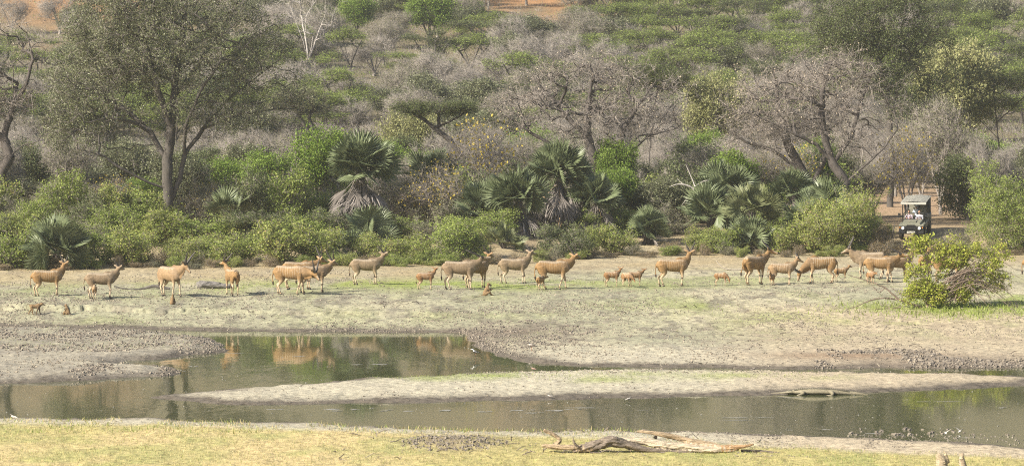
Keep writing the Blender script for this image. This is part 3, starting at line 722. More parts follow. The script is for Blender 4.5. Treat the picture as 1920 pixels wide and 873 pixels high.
BUSH = {'b': [bush_meshes(40 + i, LEAF_BUSH) for i in range(3)], 'g': [bush_meshes(44 + i, LEAF_GREEN) for i in range(3)], 'd': [bush_meshes(48 + i, LEAF_DRY, 1.6, 1.9, 170, 5, (.10, .055)) for i in range(2)],
        'l': [bush_meshes(51, LEAF_LIME)], 'k': [bush_meshes(52 + i, LEAF_DARK, 1.7, 2.2, 250, 8) for i in range(2)], 'y': [bush_meshes(55, LEAF_GREY, 1.6, 2.0, 220, 5, (.09, .06))]}
first = {}
def set_bush(kind, v, name, label, cat, x, D, w, h, rz, group, base=(1.6, 2.2), z=None, lib=None, names=("stems", "foliage")):
    lib = lib or BUSH
    v = v % len(lib[kind]); sx = w / (2 * base[0]); sz = h / base[1]
    loc = (x, D, (float(terrain(x, D)) if z is None else z) - .05); key = (id(lib), kind, v, name)
    if key not in first:
        first[key] = plant(name, label, cat, lib[kind][v], loc, rz, group, (sx, (sx + .5 * sz) / 1.5, sz), names)
        return first[key]
    return copy_thing(first[key], label, loc, rz, (sx, (sx + .5 * sz) / 1.5, sz), group)
NEAR_THINGS = [(20, "the leaning leafless tree"), (85, "the leftmost lone cow"), (135, "the sitting left baboon"), (188, "the grey suckling cow"), (255, "the pale young palm"), (314, "the olive tree trunk"), (370, "the grey log"), (434, "the rear-view cow"), (480, "the second young palm"), (540, "the three crowded elands"), (610, "the bright green tree"), (676, "the tallest palm"), (740, "the leaning acacia's trunk"),
               (797, "the lone striped calf"), (868, "the long-horned grey cow"), (925, "the long-skirted palm"), (965, "the walking grey cow"), (1042, "the striding cow"), (1095, "the smaller double palm"), (1150, "the three calves"), (1214, "the short dark palm"), (1263, "the upright-horned cow"), (1310, "the bleached branches"), (1352, "the grazing calf"),
               (1410, "the spiky-skirted palm"), (1470, "the striped young eland"), (1535, "the grazing eland"), (1580, "the large rusty bush"), (1640, "the fallen bush's elands"), (1720, "the safari truck"), (1780, "the fallen bush's trunk"), (1830, "the dark bushy tree"), (1900, "the large light bush"), (2040, "the light bush's far edge"), (-150, "the leaning tree's far side")]
def landmark(px): return min(NEAR_THINGS, key=lambda t: abs(t[0] - px))[1]
used = {}
UNITS = "first second third fourth fifth sixth seventh eighth ninth tenth eleventh twelfth thirteenth fourteenth fifteenth sixteenth seventeenth eighteenth nineteenth twentieth twenty-first twenty-second twenty-third twenty-fourth twenty-fifth twenty-sixth twenty-seventh twenty-eighth".split()
def one_of(fmt, px):
    """a label that singles out: the look, then the nearest thing one can find, then how far back it stands"""
    k = (fmt, landmark(px)); used[k] = used.get(k, -1) + 1
    s = fmt.format(landmark(px))
    return s if used[k] == 0 else s + ", " + UNITS[min(used[k], 27)] + " one back"
DESC = {'b': "rounded yellow-green bush with rusty patches behind {}", 'g': "leafy green bush behind {}", 'd': "low dry brownish bush behind {}", 'l': "bright lime bush behind {}", 'k': "dark green dense bush behind {}", 'y': "thin grey-green bush behind {}"}
r = np.random.default_rng(60)
FRONT = [(-60, 'b', 110, 80), (-150, 'g', 110, 85), (-230, 'b', 100, 75), (1985, 'b', 120, 90), (2070, 'g', 110, 80), (2150, 'b', 120, 75), (15, 'g', 115, 85), (62, 'd', 70, 48), (190, 'g', 80, 60), (250, 'b', 110, 72), (300, 'd', 60, 45), (345, 'b', 90, 66), (400, 'b', 120, 82), (456, 'g', 60, 55), (530, 'b', 125, 80), (598, 'b', 105, 74), (645, 'y', 55, 42), (700, 'b', 85, 66), (762, 'b', 105, 80), (832, 'g', 120, 95), (892, 'b', 80, 74), (1055, 'k', 100, 66), (1100, 'b', 60, 50), (1160, 'b', 88, 60), (1258, 'd', 70, 34), (1320, 'b', 80, 56), (1352, 'g', 66, 50), (1460, 'b', 90, 62), (1528, 'b', 90, 74), (1585, 'b', 125, 100), (1645, 'd', 80, 55), (1742, 'd', 60, 30), (1695, 'd', 60, 30), (1795, 'y', 90, 62)]
for i, (px, k, w, h) in enumerate(FRONT):
    h *= r.uniform(.58, .88)
    D = float(bush_line(px - CXP)) + 2.2 + r.uniform(0, 1.5); x = (px - CXP) / FPX * D
    set_bush(k, i, "bush", one_of(DESC[k], px), "bush", x, D, w * D / FPX * 1.1, h * D / FPX * 1.1, r.random() * 6.28, "bushes along the edge of the plain")
BACK = [(-110, 'g', 120, 76), (-190, 'k', 110, 80), (2030, 'k', 130, 90), (2110, 'g', 130, 90), (40, 'b', 110, 62), (130, 'g', 120, 66), (215, 'g', 100, 66), (285, 'b', 120, 76), (365, 'g', 110, 80), (440, 'b', 100, 66), (490, 'k', 120, 80), (565, 'g', 100, 74), (625, 'k', 80, 60), (750, 'g', 90, 60), (800, 'y', 80, 50), (870, 'g', 90, 66), (930, 'g', 80, 55), (1110, 'g', 90, 60), (1230, 'y', 110, 66), (1285, 'y', 90, 50), (1440, 'g', 90, 66), (1500, 'k', 90, 55), (1545, 'g', 90, 66), (1630, 'g', 70, 40), (1185, 'g', 80, 60), (-30, 'k', 90, 70), (90, 'k', 90, 55), (170, 'y', 90, 55)]
for i, (px, k, w, h) in enumerate(BACK):
    h *= r.uniform(.45, .85); w *= 1.1
    if 640 < px < 720 or 935 < px < 1090: continue
    D = float(bush_line(px - CXP)) + 9.5 + r.uniform(0, 2.5); x = (px - CXP) / FPX * D
    set_bush(k, i + 1, "bush", one_of("second-row " + DESC[k], px), "bush", x, D, w * D / FPX * 1.1, h * D / FPX * 1.1, r.random() * 6.28, "second row of bushes under the trees")

r = np.random.default_rng(66)
THIRD = {'g': "loose green shrub in the third row behind {}", 'b': "rusty-tipped shrub in the third row behind {}", 'l': "lime green shrub in the third row behind {}", 'y': "grey-green shrub in the third row behind {}", 'k': "dark green shrub in the third row behind {}"}
for i in range(62):
    px = -240 + 2400 * ((i * .61803 + .37) % 1.0); D = float(bush_line(px - CXP)) + r.uniform(17, 27); x = (px - CXP) / FPX * D
    if 1560 < px < 1800: continue
    k = r.choice(['g', 'b', 'l', 'y', 'k'], p=[.36, .14, .16, .22, .12]) if px < 720 else r.choice(['g', 'b', 'l', 'y', 'k'], p=[.26, .10, .06, .40, .18])
    set_bush(k, int(r.integers(3)), "shrub", one_of(THIRD[k], px), "bush", x, D, r.uniform(80, 130) * D / FPX, r.uniform(62, 105) * D / FPX, r.random() * 6.28, "third row of shrubs under the trees")
r = np.random.default_rng(64)
LOW = {'d': "small dry tuft at the plain's edge behind {}", 'y': "small grey-green tuft at the plain's edge behind {}", 'g': "small green sprout at the plain's edge behind {}", 'b': "small rusty green sprout at the plain's edge behind {}"}
for i in range(58):
    px = -20 + 1960 * ((i * .61803 + .2) % 1.0)
    if 1660 < px < 1800: continue
    D = float(bush_line(px - CXP)) + r.uniform(-1.2, 2.0); x = (px - CXP) / FPX * D; k = r.choice(['d', 'y', 'g', 'b'], p=[.42, .2, .2, .18])
    set_bush(k, int(r.integers(3)), "low_bush", one_of(LOW[k], px), "bush", x, D, r.uniform(26, 70) * D / FPX, r.uniform(12, 30) * D / FPX, r.random() * 6.28, "low tufts along the plain")

# bright small trees, yellow-flowering shrubs, pale and dead trees
def small_tree(seed, leafm, h=5.0, w=2.4, tips=420, leaves=7, leaf=(.14, .09), bark=None, R=.12, flower=None, nflow=0, twigs=5, gap=.36, spread=.2, base=.35, tl=.6, extra_size=.15):
    r = np.random.default_rng(seed)
    ells = [(0, 0, h * .66, w * .72, w * .72, h * .30)] + [(math.cos(a) * w * .55, math.sin(a) * w * .55, h * r.uniform(.42, .82), w * r.uniform(.32, .5), w * r.uniform(.32, .5), h * r.uniform(.12, .2)) for a in r.random(9) * 6.28]
    T = ellipsoid_tips(ells, tips, r, gap, .8)
    lines = [np.array([(0, 0, -.2), (.05, 0, h * .15), (-.05, .1, h * base)])] + [np.array([(0, 0, h * .12), (math.cos(a) * w * .25, math.sin(a) * w * .25, h * .4), (math.cos(a) * w * .5, math.sin(a) * w * .5, h * .62)]) for a in np.arange(4) * 1.57 + r.random()]
    return tree_meshes("tree", lines, T, r, R, .008, .2, .45, None, twigs, tl, .008, leaves, leaf, spread, bark or BARK_DARK, leafm, 0, .1, flower, nflow, extra_size, up=.15)
TREES = {'green': [small_tree(70, LEAF_BRIGHT), small_tree(71, LEAF_BRIGHT)], 'darkgreen': [small_tree(72, LEAF_DARK, 5, 2.6, 460, 8)], 'lime': [small_tree(73, LEAF_LIME, 5, 2.6, 460, 7)], 'pale': [small_tree(74, LEAF_PALE, 5, 2.6, 420, 7)],
         'flower': [small_tree(75 + i, None, 5, 2.5, 330, 0, twigs=4, bark=BARK_GREY, flower=FLOWER, nflow=520, tl=.75, extra_size=.135) for i in range(2)], 'thin': [small_tree(78 + i, LEAF_GREY, 5, 2.4, 330, 2, (.10, .06), BARK_GREY, .11, twigs=8, tl=.7) for i in range(2)],
         'bare': [small_tree(80 + i, None, 5.5, 2.5, 260, 0, twigs=9, bark=BARK_HAZE, tl=.85, R=.13, base=.3) for i in range(4)], 'dead': [small_tree(85, None, 6.5, 3.0, 60, 0, twigs=6, bark=BARK_PALE, R=.16, tl=.9)], 'grove': [small_tree(86, LEAF_OLIVE, 5, 2.5, 430, 7)]}
TB = (2.45, 5.0)
def set_tree(kind, v, label, px, D, top, w, name="tree", group=None, seed=0, z=None):
    """stands a tree at depth D so that its top reaches the height measured on the photograph"""
    x = (px - CXP) / FPX * D; zt = float(terrain(x, D)); h = at_depth(px, top, D)[1] - zt
    return set_bush(kind, v, name, label, "tree", x, D, w * D / FPX, h * 1.02, random.random() * 6.28, group, TB, None, TREES, ("trunk", "crown"))
for a in [('green', 0, "rounded bright green tree just left of the tallest palm", 603, 262, 236, 140), ('green', 1, "bright green tree between the olive tree and the tallest palm", 500, 258, 284, 120), ('green', 0, "fresh green tree glimpsed through the fork of the olive tree", 408, 262, 296, 130), ('green', 1, "bright green shrubby tree left of the olive trunk", 262, 256, 335, 130),
          ('green', 1, "bright green tree behind the fan palms right of the dome-shaped bare tree", 1372, 258, 282, 120), ('green', 0, "light green sapling in front of the dome-shaped bare tree", 1150, 251, 312, 110), ('grove', 0, "olive green tree at the far left behind the bare tree", 30, 262, 330, 150), ('grove', 0, "grey-green tree filling the gap right of the double palms", 1235, 252, 330, 130),
          ('green', 0, "wide light green tree right behind the olive trunk", 455, 266, 300, 150), ('thin', 1, "loose grey-green tree between the olive trunk and the far left", 130, 256, 335, 150), ('green', 1, "low bright green tree at the foot of the leaning leafless tree", 60, 254, 385, 110), ('lime', 0, "yellow-green tree behind the young palms", 350, 260, 330, 110), ('green', 1, "green tree glimpsed behind the leaning acacia", 720, 272, 262, 110),
          ('darkgreen', 0, "dense dark green bushy tree right behind the safari truck", 1816, 262, 290, 130), ('thin', 0, "small shrubby tree with many stems left of the safari truck", 1638, 268, 300, 115), ('thin', 1, "slender grey tree directly behind the safari truck", 1728, 277, 215, 130), ('thin', 0, "thin grey tree with pale trunk right behind the truck roof", 1764, 272, 180, 120),
          ('pale', 0, "pale yellow-green tree between the two wide bare trees", 1352, 330, 138, 135), ('pale', 0, "pale yellow-green tree right of the tall dark tree", 1800, 335, 78, 170), ('pale', 0, "faded straw-coloured bare shrub behind the leaning acacia", 765, 320, 205, 120), ('darkgreen', 0, "dark green tree peeking over the fan palms", 1300, 268, 270, 110),
          ('flower', 0, "bare shrub with yellow blossom right of the leaning acacia", 890, 252, 225, 170), ('flower', 1, "yellow-blossomed thicket in front of the small palm crown", 820, 247, 300, 150), ('flower', 0, "yellow-blossomed shrub left of the tallest palm", 500, 247, 322, 130), ('flower', 1, "yellow-flecked shrub beside the olive trunk", 385, 247, 340, 110), ('flower', 1, "yellow-flecked shrub left of the olive trunk", 205, 249, 325, 120),
          ('flower', 0, "bare shrub with few yellow flowers behind the two bare trees", 1480, 262, 270, 120), ('flower', 1, "yellow-flecked bare tree above the safari truck", 1700, 262, 240, 110)]: set_tree(*a)
# grey thicket behind the front trees
r = np.random.default_rng(61)
for i in range(185):
    px = -260 + 2440 * ((i * .61803) % 1.0); D = 258 + 74 * r.random() ** 1.1
    if 1580 < px < 1800 and D < 300: continue
    k = r.choice(['bare', 'thin', 'grove', 'green', 'darkgreen'], p=[.40, .25, .18, .10, .07])
    x = (px - CXP) / FPX * D; h = r.uniform(3.6, 6.4)
    set_bush(k, int(r.integers(4)), "thicket_tree", one_of({'bare': "leafless grey thicket tree in the woods behind {}", 'thin': "sparse grey-leaved thicket tree in the woods behind {}", 'grove': "olive thicket tree in the woods behind {}", 'green': "fresh green tree in the woods behind {}", 'darkgreen': "dark green thicket tree in the woods behind {}"}[k], px), "tree", x, D, r.uniform(3.5, 6.0), h, r.random() * 6.28, "trees of the grey thicket", TB, None, TREES, ("trunk", "crown"))

# ------------------------------------------------------------------ the far slope
def acacia_meshes(seed, leafm, w=3.4, h=4.6):
    r = np.random.default_rng(seed); ells = []
    for k in range(8):
        a = r.random() * 6.28; q = r.random() ** .6 * .7; ells.append((math.cos(a) * w * q, math.sin(a) * w * q, h * (.97 - .42 * q * r.random() - .25 * (k > 5)), w * r.uniform(.3, .5), w * r.uniform(.3, .5), h * r.uniform(.03, .06)))
    T = ellipsoid_tips(ells, 230, r, .36, .9)
    lines = [np.array([(0, 0, -.3), (.1, 0, h * .25), (0, .1, h * .42)])] + [np.array([(0, 0, h * .25), (math.cos(a) * w * .25, math.sin(a) * w * .25, h * .55), (math.cos(a) * w * .5, math.sin(a) * w * .5, h * .8)]) for a in np.arange(4) * 1.57 + r.random()]
    return tree_meshes("acacia", lines, T, r, .13, .009, .2, .6, None, 4, .5, .008, 5, (.15, .08), .2, BARK_DARK, leafm, 0, .9)
TREES['acacia'] = [acacia_meshes(90 + i, LEAF_ACACIA) for i in range(4)]
TREES['shelf'] = [acacia_meshes(95 + i, LEAF_ACDARK) for i in range(2)]
AB = (3.4, 4.6)
def slope_place(px, py): return stand(px, py, 332, 640)
HS = {'acacia': "flat-topped green slope acacia above {}", 'shelf': "dark flat-topped slope acacia above {}", 'bare': "hazy leafless slope tree above {}", 'thin': "thin grey-leaved slope tree above {}", 'grove': "olive green slope tree above {}"}
SLOPE = [(805, 84, 110, 105, 'green', 0, "rounded green tree with visible dark trunk near the top of the slope"), (668, 72, 90, 85, 'green', 1, "bright green tree near the top of the slope beside the white dead tree"), (865, 76, 66, 66, 'grove', 0, "grey-green tree next to the rounded green tree on the slope"), (893, 45, 36, 45, 'green', 1, "small bright green tree at the right shoulder of the rounded slope tree"),
         (580, 140, 110, 140, 'dead', 0, "bleached white dead tree on the slope right of the tall olive tree"), (590, 105, 60, 50, 'darkgreen', 0, "dark green tree behind the white dead tree")]
for px, py, w, h, k, v, lab in SLOPE:
    x, D = slope_place(px, py); set_bush(k, v, "slope_tree", lab, "tree", x, D, w * D / FPX, h * D / FPX, random.random() * 6.28, None, TB, None, TREES, ("trunk", "crown"))
r = np.random.default_rng(62); spots = []; tries = 0
def acacia_weight(px, py):
    w = .58
    for cx, cy, sx, sy, a in [(740, 180, 210, 60, .75), (1000, 95, 110, 45, .6), (1230, 80, 210, 100, .70), (1860, 95, 90, 60, .75), (620, 60, 60, 40, .3), (1430, 110, 110, 70, .5), (120, 230, 250, 70, .45), (900, 150, 150, 50, .6)]: w = max(w, a * math.exp(-((px - cx) / sx) ** 2 - ((py - cy) / sy) ** 2) + .15)
    if px < 300 and py < 140: w = .06
    if 900 < px < 1070 and py < 35: w = .04
    if 480 < px < 760 and py < 125: w = .06
    return w
while len(spots) < 560 and tries < 20000:
    tries += 1
    px = r.uniform(-230, 2150); py = 295 - 345 * r.random()
    if px < 280 and 0 < py < 125 and r.random() < .8: continue
    if 930 < px < 1070 and py < 75 and r.random() < .8: continue
    if any(abs(px - a) < w and b - 10 < py < b + 48 for a, b, w in ((805, 84, 60), (668, 72, 50), (865, 76, 40), (580, 140, 50))): continue
    if any(abs(px - a) < 20 and abs(py - b) < 8 for a, b, *_ in spots): continue
    spots.append((px, py))
spots.sort(key=lambda s: -s[1])
for i, (px, py) in enumerate(spots):
    x, D = slope_place(px, py); w = acacia_weight(px, py); q = r.random()
    if 715 < px < 965 and py > 190: w = 0
    if q < w: k = 'acacia' if r.random() < .85 else 'shelf'
    else: k = r.choice(['bare', 'thin', 'grove'], p=[.62, .22, .16])
    lab = one_of(HS[k], px)
    if k in ('acacia', 'shelf'): set_bush(k, int(r.integers(4)), "slope_acacia", lab, "tree", x, D, r.uniform(7.0, 12.0), r.uniform(4.2, 6.8), r.random() * 6.28, "acacias on the far slope", AB, None, TREES, ("trunk", "crown"))
    else: set_bush(k, int(r.integers(4)), "slope_tree", lab, "tree", x, D, r.uniform(5.0, 9.5), r.uniform(4.0, 7.0), r.random() * 6.28, "bare trees on the far slope", TB, None, TREES, ("trunk", "crown"))
def build_scrub():
    """low dry twigs and tufts all over the slope"""
    r = np.random.default_rng(63); n = 23000
    px = r.uniform(-300, 2220, n); D = 262 + 340 * r.random(n) ** .9; x = (px - CXP) / FPX * D
    k = (fbm(x / 4, D / 5, 81) > .34) & ~((px > 1590) & (px < 1790) & (D < 335)); k &= ~((((px - 150) / 170) ** 2 + ((D - 545) / 60) ** 2 < 1) | (((px - 1010) / 90) ** 2 + ((D - 565) / 50) ** 2 < 1)) | (r.random(n) < .12); x, D = x[k], D[k]; z = terrain(x, D); n = len(x); m = 9
    B = np.repeat(np.stack((x, D, z), 1), m, 0); B[:, :2] += r.normal(0, .35, (n * m, 2)); hh = np.repeat(r.uniform(.4, 2.2, n), m)
    d = unit(np.stack((r.normal(0, .5, n * m), r.normal(0, .5, n * m), np.full(n * m, 1.0)), 1)); e = B + d * (hh * r.uniform(.5, 1.1, n * m))[:, None]
    geo = Geo(); geo.add(*cones(B, e, np.full(n * m, .018)), 0)
    q = r.choice(n * m, 80000); C = B[q] + (e[q] - B[q]) * r.uniform(.3, 1, (80000, 1)); geo.add(*kites(C, np.full(80000, .20), np.full(80000, .11), r), 1)
    tag(part("dry_scrub", mesh_from("dry_scrub", geo, [BARK_HAZE, LEAF_ACACIA])), kind='stuff')
build_scrub()

# ------------------------------------------------------------------ palms: every fan leaf is a part
PALM_LEAF = [mat_leaf("palm_green", [(.070, .095, .044), (.125, .155, .075), (.21, .245, .135)], .2, None, .4), mat_leaf("palm_olive", [(.11, .13, .06), (.17, .195, .09), (.25, .265, .135)], .25, None, .45)]
PALM_DEAD = mat_noise("dead_palm_leaf", [(.10, .088, .08), (.185, .165, .15), (.30, .27, .245)], 3, .9, 0, None, True)
PALM_TAN = mat_noise("tan_palm_leaf", [(.28, .20, .12), (.42, .31, .19)], 3, .9, 0, None, True)
PALM_TRUNK = mat_noise("palm_trunk", [(.05, .042, .036), (.11, .095, .085), (.18, .16, .14)], 4, .95, .6)
def fan_mesh(seed, spread=2.3, L=1.15, petiole=.95, blades=30, droop=.08, mat=None, w=.062):
    """a palm fan: stalk along +x, folded blades that split towards the rim"""
    r = np.random.default_rng(seed); g = Geo()
    g.add(*tubes([(0, 0, 0), (petiole * .5, 0, .03)], [(petiole * .5, 0, .03), (petiole, 0, 0)], [.028, .02], [.02, .014], 4))
    a = np.linspace(-spread, spread, blades) + r.normal(0, .03, blades); ln = L * (1 - .25 * np.abs(a / spread) ** 2) * r.uniform(.88, 1.06, blades)
    o = np.array((petiole, 0, 0)); V = []; F = []
    for i in range(blades):
        d = np.array((math.cos(a[i]), math.sin(a[i]), 0)); s = np.array((-d[1], d[0], 0)); up = np.array((0, 0, 1.0))
        cup = .18 * (1 - math.cos(a[i]))
        p0 = o; m = o + d * ln[i] * .55 + up * (cup * ln[i] * .5); t = o + d * ln[i] + up * (cup * ln[i] - droop * ln[i] * r.uniform(.6, 1.3))
        n = len(V); V += [p0, m + s * w * ln[i] + up * -.02, m + up * .03, m - s * w * ln[i] + up * -.02, t]
        F += [(n, n + 1, n + 2), (n, n + 2, n + 3), (n + 1, n + 4, n + 2), (n + 2, n + 4, n + 3)]
    g.add(np.array(V), np.array(F)); return mesh_from("fan", g, [mat])
FANS = {'green': [fan_mesh(100 + i, [2.3, 2.0, 2.6][i], mat=PALM_LEAF[0]) for i in range(3)], 'olive': [fan_mesh(104 + i, [2.0, 1.7][i], mat=PALM_LEAF[1]) for i in range(2)],
        'dead': [fan_mesh(107 + i, [.42, .30, .60][i], 1.35, .75, 9, .12, PALM_DEAD, .030) for i in range(3)], 'tan': [fan_mesh(111, .40, 1.35, .8, 13, .05, PALM_TAN, .055)]}
def palm_trunk(h, R, seed):
    r = np.random.default_rng(seed); g = Geo(); n = max(3, int(h / .28)); P = np.stack((.10 * np.sin(np.linspace(0, 2, n + 1)), .06 * np.sin(np.linspace(0, 3, n + 1)), np.linspace(-.3, h, n + 1)), 1)
    rad = R * (1 + .15 * r.random(n + 1)); g.add(*tubes(P[:-1], P[1:] + (0, 0, .03), rad[:-1] * .92, rad[1:] * 1.1, 9))
    a = r.random(70) * 6.28; zz = r.uniform(max(0, h * .15), h + .1, 70); b = np.stack((np.cos(a) * R * .9, np.sin(a) * R * .9, zz), 1); e = b + np.stack((np.cos(a) * .25, np.sin(a) * .25, .28 + .1 * r.random(70)), 1); g.add(*tubes(b, e, np.full(70, .035), np.full(70, .018), 3))
    return mesh_from("palm_trunk", g, [PALM_TRUNK])
def palm(label, px, D, cy, size, h=None, ngreen=26, ndead=0, seed=0, kind='green', low=-25, ntan=0, squash=1.0):
    r = np.random.default_rng(seed + 300); x = (px - CXP) / FPX * D; zt = float(terrain(x, D))
    if h is None: h = max(.25, at_depth(px, cy, D)[1] - zt)
    t = thing("fan_palm", label, "palm", (x, D, zt - .05), 0, "fan palms of the thicket")
    part("trunk", palm_trunk(h, .17 if h > 1.2 else .11, seed), t); k = size
    for i in range(ngreen):
        f = (i + .5) / ngreen; el = math.radians(88 - (88 - low) * f ** .75 + r.normal(0, 8)); az = i * 2.399 + r.normal(0, .2)
        o = part("leaf", FANS[kind][int(r.integers(len(FANS[kind])))], t)
        o.location = (0.1 * math.cos(az), .1 * math.sin(az), h - .12 * f); o.rotation_euler = Euler((r.normal(0, .95), -el, az), 'XYZ'); s = k * r.uniform(.82, 1.15); o.scale = (s, s, s)
    for i in range(ndead + ntan):
        f = i / max(1, ndead); el = math.radians(-42 - 44 * r.random() ** .8); az = r.random() * 6.28
        o = part("dead_leaf", FANS['dead'][int(r.integers(3))] if i < ndead else FANS['tan'][0], t)
        o.location = (0.14 * math.cos(az), .14 * math.sin(az), h - .15 - .7 * r.random() * min(1, h / 3) - (0 if h < 2 else .5 * r.random())); o.rotation_euler = Euler((r.normal(0, .8), -el, az), 'XYZ'); s = k * r.uniform(.85, 1.25) * (1.12 if h > 2 else .9); o.scale = (s, s, s)
    return t
PALMS = [("tallest fan palm with a dark green crown and a grey skirt of dead leaves", 676, 239, 318, 1.32, None, 46, 120, 1, 'green', 0, 4),
         ("fan palm with long grey skirt at the left of the double palms", 972, 242, 372, 1.18, None, 42, 110, 2, 'green', 0, 6), ("taller fan palm of the double palms with its crown raised behind", 1048, 247, 328, 1.22, None, 44, 110, 3, 'green', 0, 8), ("smaller fan palm at the right of the double palms", 1118, 246, 372, 1.0, None, 32, 46, 4, 'green', -4, 5),
         ("fan palm crown half hidden in the yellow-blossomed thicket", 812, 256, 335, 1.25, None, 30, 14, 5, 'green', -15, 0), ("low fan palm filling the gap left of the double palms", 905, 245, 398, 1.15, None, 24, 4, 6, 'green', 5, 0),
         ("short dark fan palm standing alone right of the striding cow", 1214, 244, 428, .82, None, 34, 12, 7, 'green', -10, 0), ("fan palm with spread leaves below the bright green tree", 1362, 252, 358, 1.15, None, 26, 6, 8, 'green', 0, 0), ("low fan palm beside the bleached branches", 1332, 246, 405, 1.15, None, 26, 6, 9, 'green', 0, 0),
         ("fan palm with spiky grey skirt behind the cow turned away", 1410, 244, 396, 1.1, None, 28, 48, 10, 'olive', -5, 3), ("fan palm crown in front of the split bare tree", 1487, 252, 362, 1.0, None, 26, 10, 11, 'green', -5, 2), ("fan palm with open leaves above the large rounded bush", 1552, 247, 392, 1.15, None, 24, 4, 12, 'green', 5, 0), ("low fan palm left of the large rounded bush", 1508, 243.5, 425, 1.0, None, 20, 4, 13, 'green', 5, 0),
         ("ground-hugging palm with grey fallen leaves behind the cow turned away", 1408, 241.5, 458, 1.0, None, 28, 16, 14, 'green', -10, 0), ("dark squat palm with fallen leaves behind the lone cow", 104, 223, 470, 1.15, None, 36, 16, 15, 'green', -15, 2), ("pale young fan palm left of the olive trunk", 236, 243, 408, .95, None, 12, 3, 16, 'olive', 25, 0),
         ("young fan palm right of the olive trunk", 428, 241, 405, 1.0, None, 14, 3, 17, 'green', 20, 0), ("second young fan palm right of the olive trunk", 474, 243, 408, .95, None, 13, 3, 18, 'olive', 20, 0), ("greyish stemless palm at the foot of the long-skirted palm", 944, 236, 470, .8, None, 14, 6, 19, 'olive', 10, 0), ("stemless palm under the skirt of the tallest palm", 690, 236, 440, 1.1, None, 14, 6, 20, 'green', 0, 0), ("small stemless palm in the bushes by the lone striped calf", 655, 231, 470, .8, None, 12, 4, 21, 'green', 10, 0)]
for (label, px, D, cy, size, h, ng, nd, seed, kind, low, nt) in PALMS: palm(label, px, D, cy, size, h, ng, nd, seed, kind, low, nt)

# big leafy bushes on the right
def set_big(name, label, px, D, base, w, h, leafm, seed, tips, leaves=9, leaf=(.105, .066)):
    x = (px - CXP) / FPX * D; W = w * D / FPX / 2; H = h * D / FPX
    return plant(name, label, "bush", bush_meshes(seed, leafm, W, H, tips, leaves, leaf, None, 0, .34, 5, None, 0, BARK_GREY, .5, .16, 14, .14), (x, D, float(terrain(x, D)) - .05), 0, None, (1, 1, 1), ("stems", "foliage"))
set_big("bush", "large light green bush at the foot of the slope right of the safari truck", 1895, 243, 490, 240, 150, LEAF_GREEN, 130, 900)
set_big("bush", "large rounded green bush with rusty leaves left of the safari truck", 1565, 242.5, 478, 190, 108, LEAF_BUSH, 131, 620)

# ------------------------------------------------------------------ lofted bodies that are fused into one skin
def catmull(P, n):
    P = np.asarray(P, float); m = len(P); t = np.linspace(0, m - 1, n); i = np.clip(t.astype(int), 0, m - 2); f = (t - i)[:, None]
    p0, p1, p2, p3 = P[np.clip(i - 1, 0, m - 1)], P[i], P[i + 1], P[np.clip(i + 2, 0, m - 1)]
    return .5 * (2 * p1 + (p2 - p0) * f + (2 * p0 - 5 * p1 + 4 * p2 - p3) * f * f + (3 * p1 - p0 - 3 * p2 + p3) * f ** 3)
class Loft:
    def __init__(s): s.V, s.F, s.C, s.n, s.post, s.size = [], [], [], 0, None, 1.0
    def add(s, ctrl, col, n=None, seg=12, side=(0, 1, 0), rough=0, seed=0):
        """ctrl: rows of x, y, z, half width, half height; col(t, angle, points) gives the colour"""
        c = np.asarray(ctrl, float); n = n or max(4, len(c) * 3); q = catmull(c, n); P = q[:, :3]; R = np.maximum(q[:, 3:5], .002)
        T = unit(np.gradient(P, axis=0)); S = np.asarray(side, float); S = unit(S[None] - (T @ S)[:, None] * T); U = np.cross(T, S)
        a = np.arange(seg) * 2 * np.pi / seg; rr = np.ones((n, seg))
        if rough: rg = np.random.default_rng(seed); rr = 1 + rough * rg.normal(size=(n, seg)); rr = (rr + np.roll(rr, 1, 0)) / 2 if n > 3 else rr
        V = P[:, None] + S[:, None] * (np.cos(a)[None] * R[:, :1] * rr)[..., None] - U[:, None] * (np.sin(a)[None] * R[:, 1:] * rr)[..., None]
        V = V.reshape(-1, 3); V = np.vstack((V, P[0] - T[0] * R[0].min() * .35, P[-1] + T[-1] * R[-1].min() * .35))
        i = np.arange(seg); j = (i + 1) % seg; b = (np.arange(n - 1) * seg)[:, None, None]
        Q = (b + np.stack((i, j, j + seg, i + seg), 1)[None]).reshape(-1, 4).tolist()
        e0, e1 = n * seg, n * seg + 1
        Q += [(int(j_), int(i_), e0) for i_, j_ in zip(i, j)] + [((n - 1) * seg + int(i_), (n - 1) * seg + int(j_), e1) for i_, j_ in zip(i, j)]
        t = np.concatenate((np.repeat(np.linspace(0, 1, n), seg), (0, 1))); ang = np.concatenate((np.tile(a, n), (0, 0)))
        C = col(t, ang, V) if callable(col) else np.tile(np.asarray(col, float), (len(V), 1))
        s.F += [tuple(k + s.n for k in f) for f in Q]; s.V.append(V); s.C.append(C); s.n += len(V)
    def turn(s, M):
        M = np.array(M); s.V = [v @ M[:3, :3].T + M[:3, 3] for v in s.V]
SKINS = []
def skin(loft, voxel, mat, iters=2, fac=.5):
    me = bpy.data.meshes.new("skin_source"); me.from_pydata(np.concatenate(loft.V).tolist(), [], loft.F); me.update()
    o = bpy.data.objects.new("skin_source", me); COL.objects.link(o)
    m = o.modifiers.new("fuse", 'REMESH'); m.mode = 'VOXEL'; m.voxel_size = voxel; m.use_smooth_shade = True
    if iters: sm = o.modifiers.new("soften", 'SMOOTH'); sm.factor = fac; sm.iterations = iters
    SKINS.append([o, loft, mat, None]); return SKINS[-1]
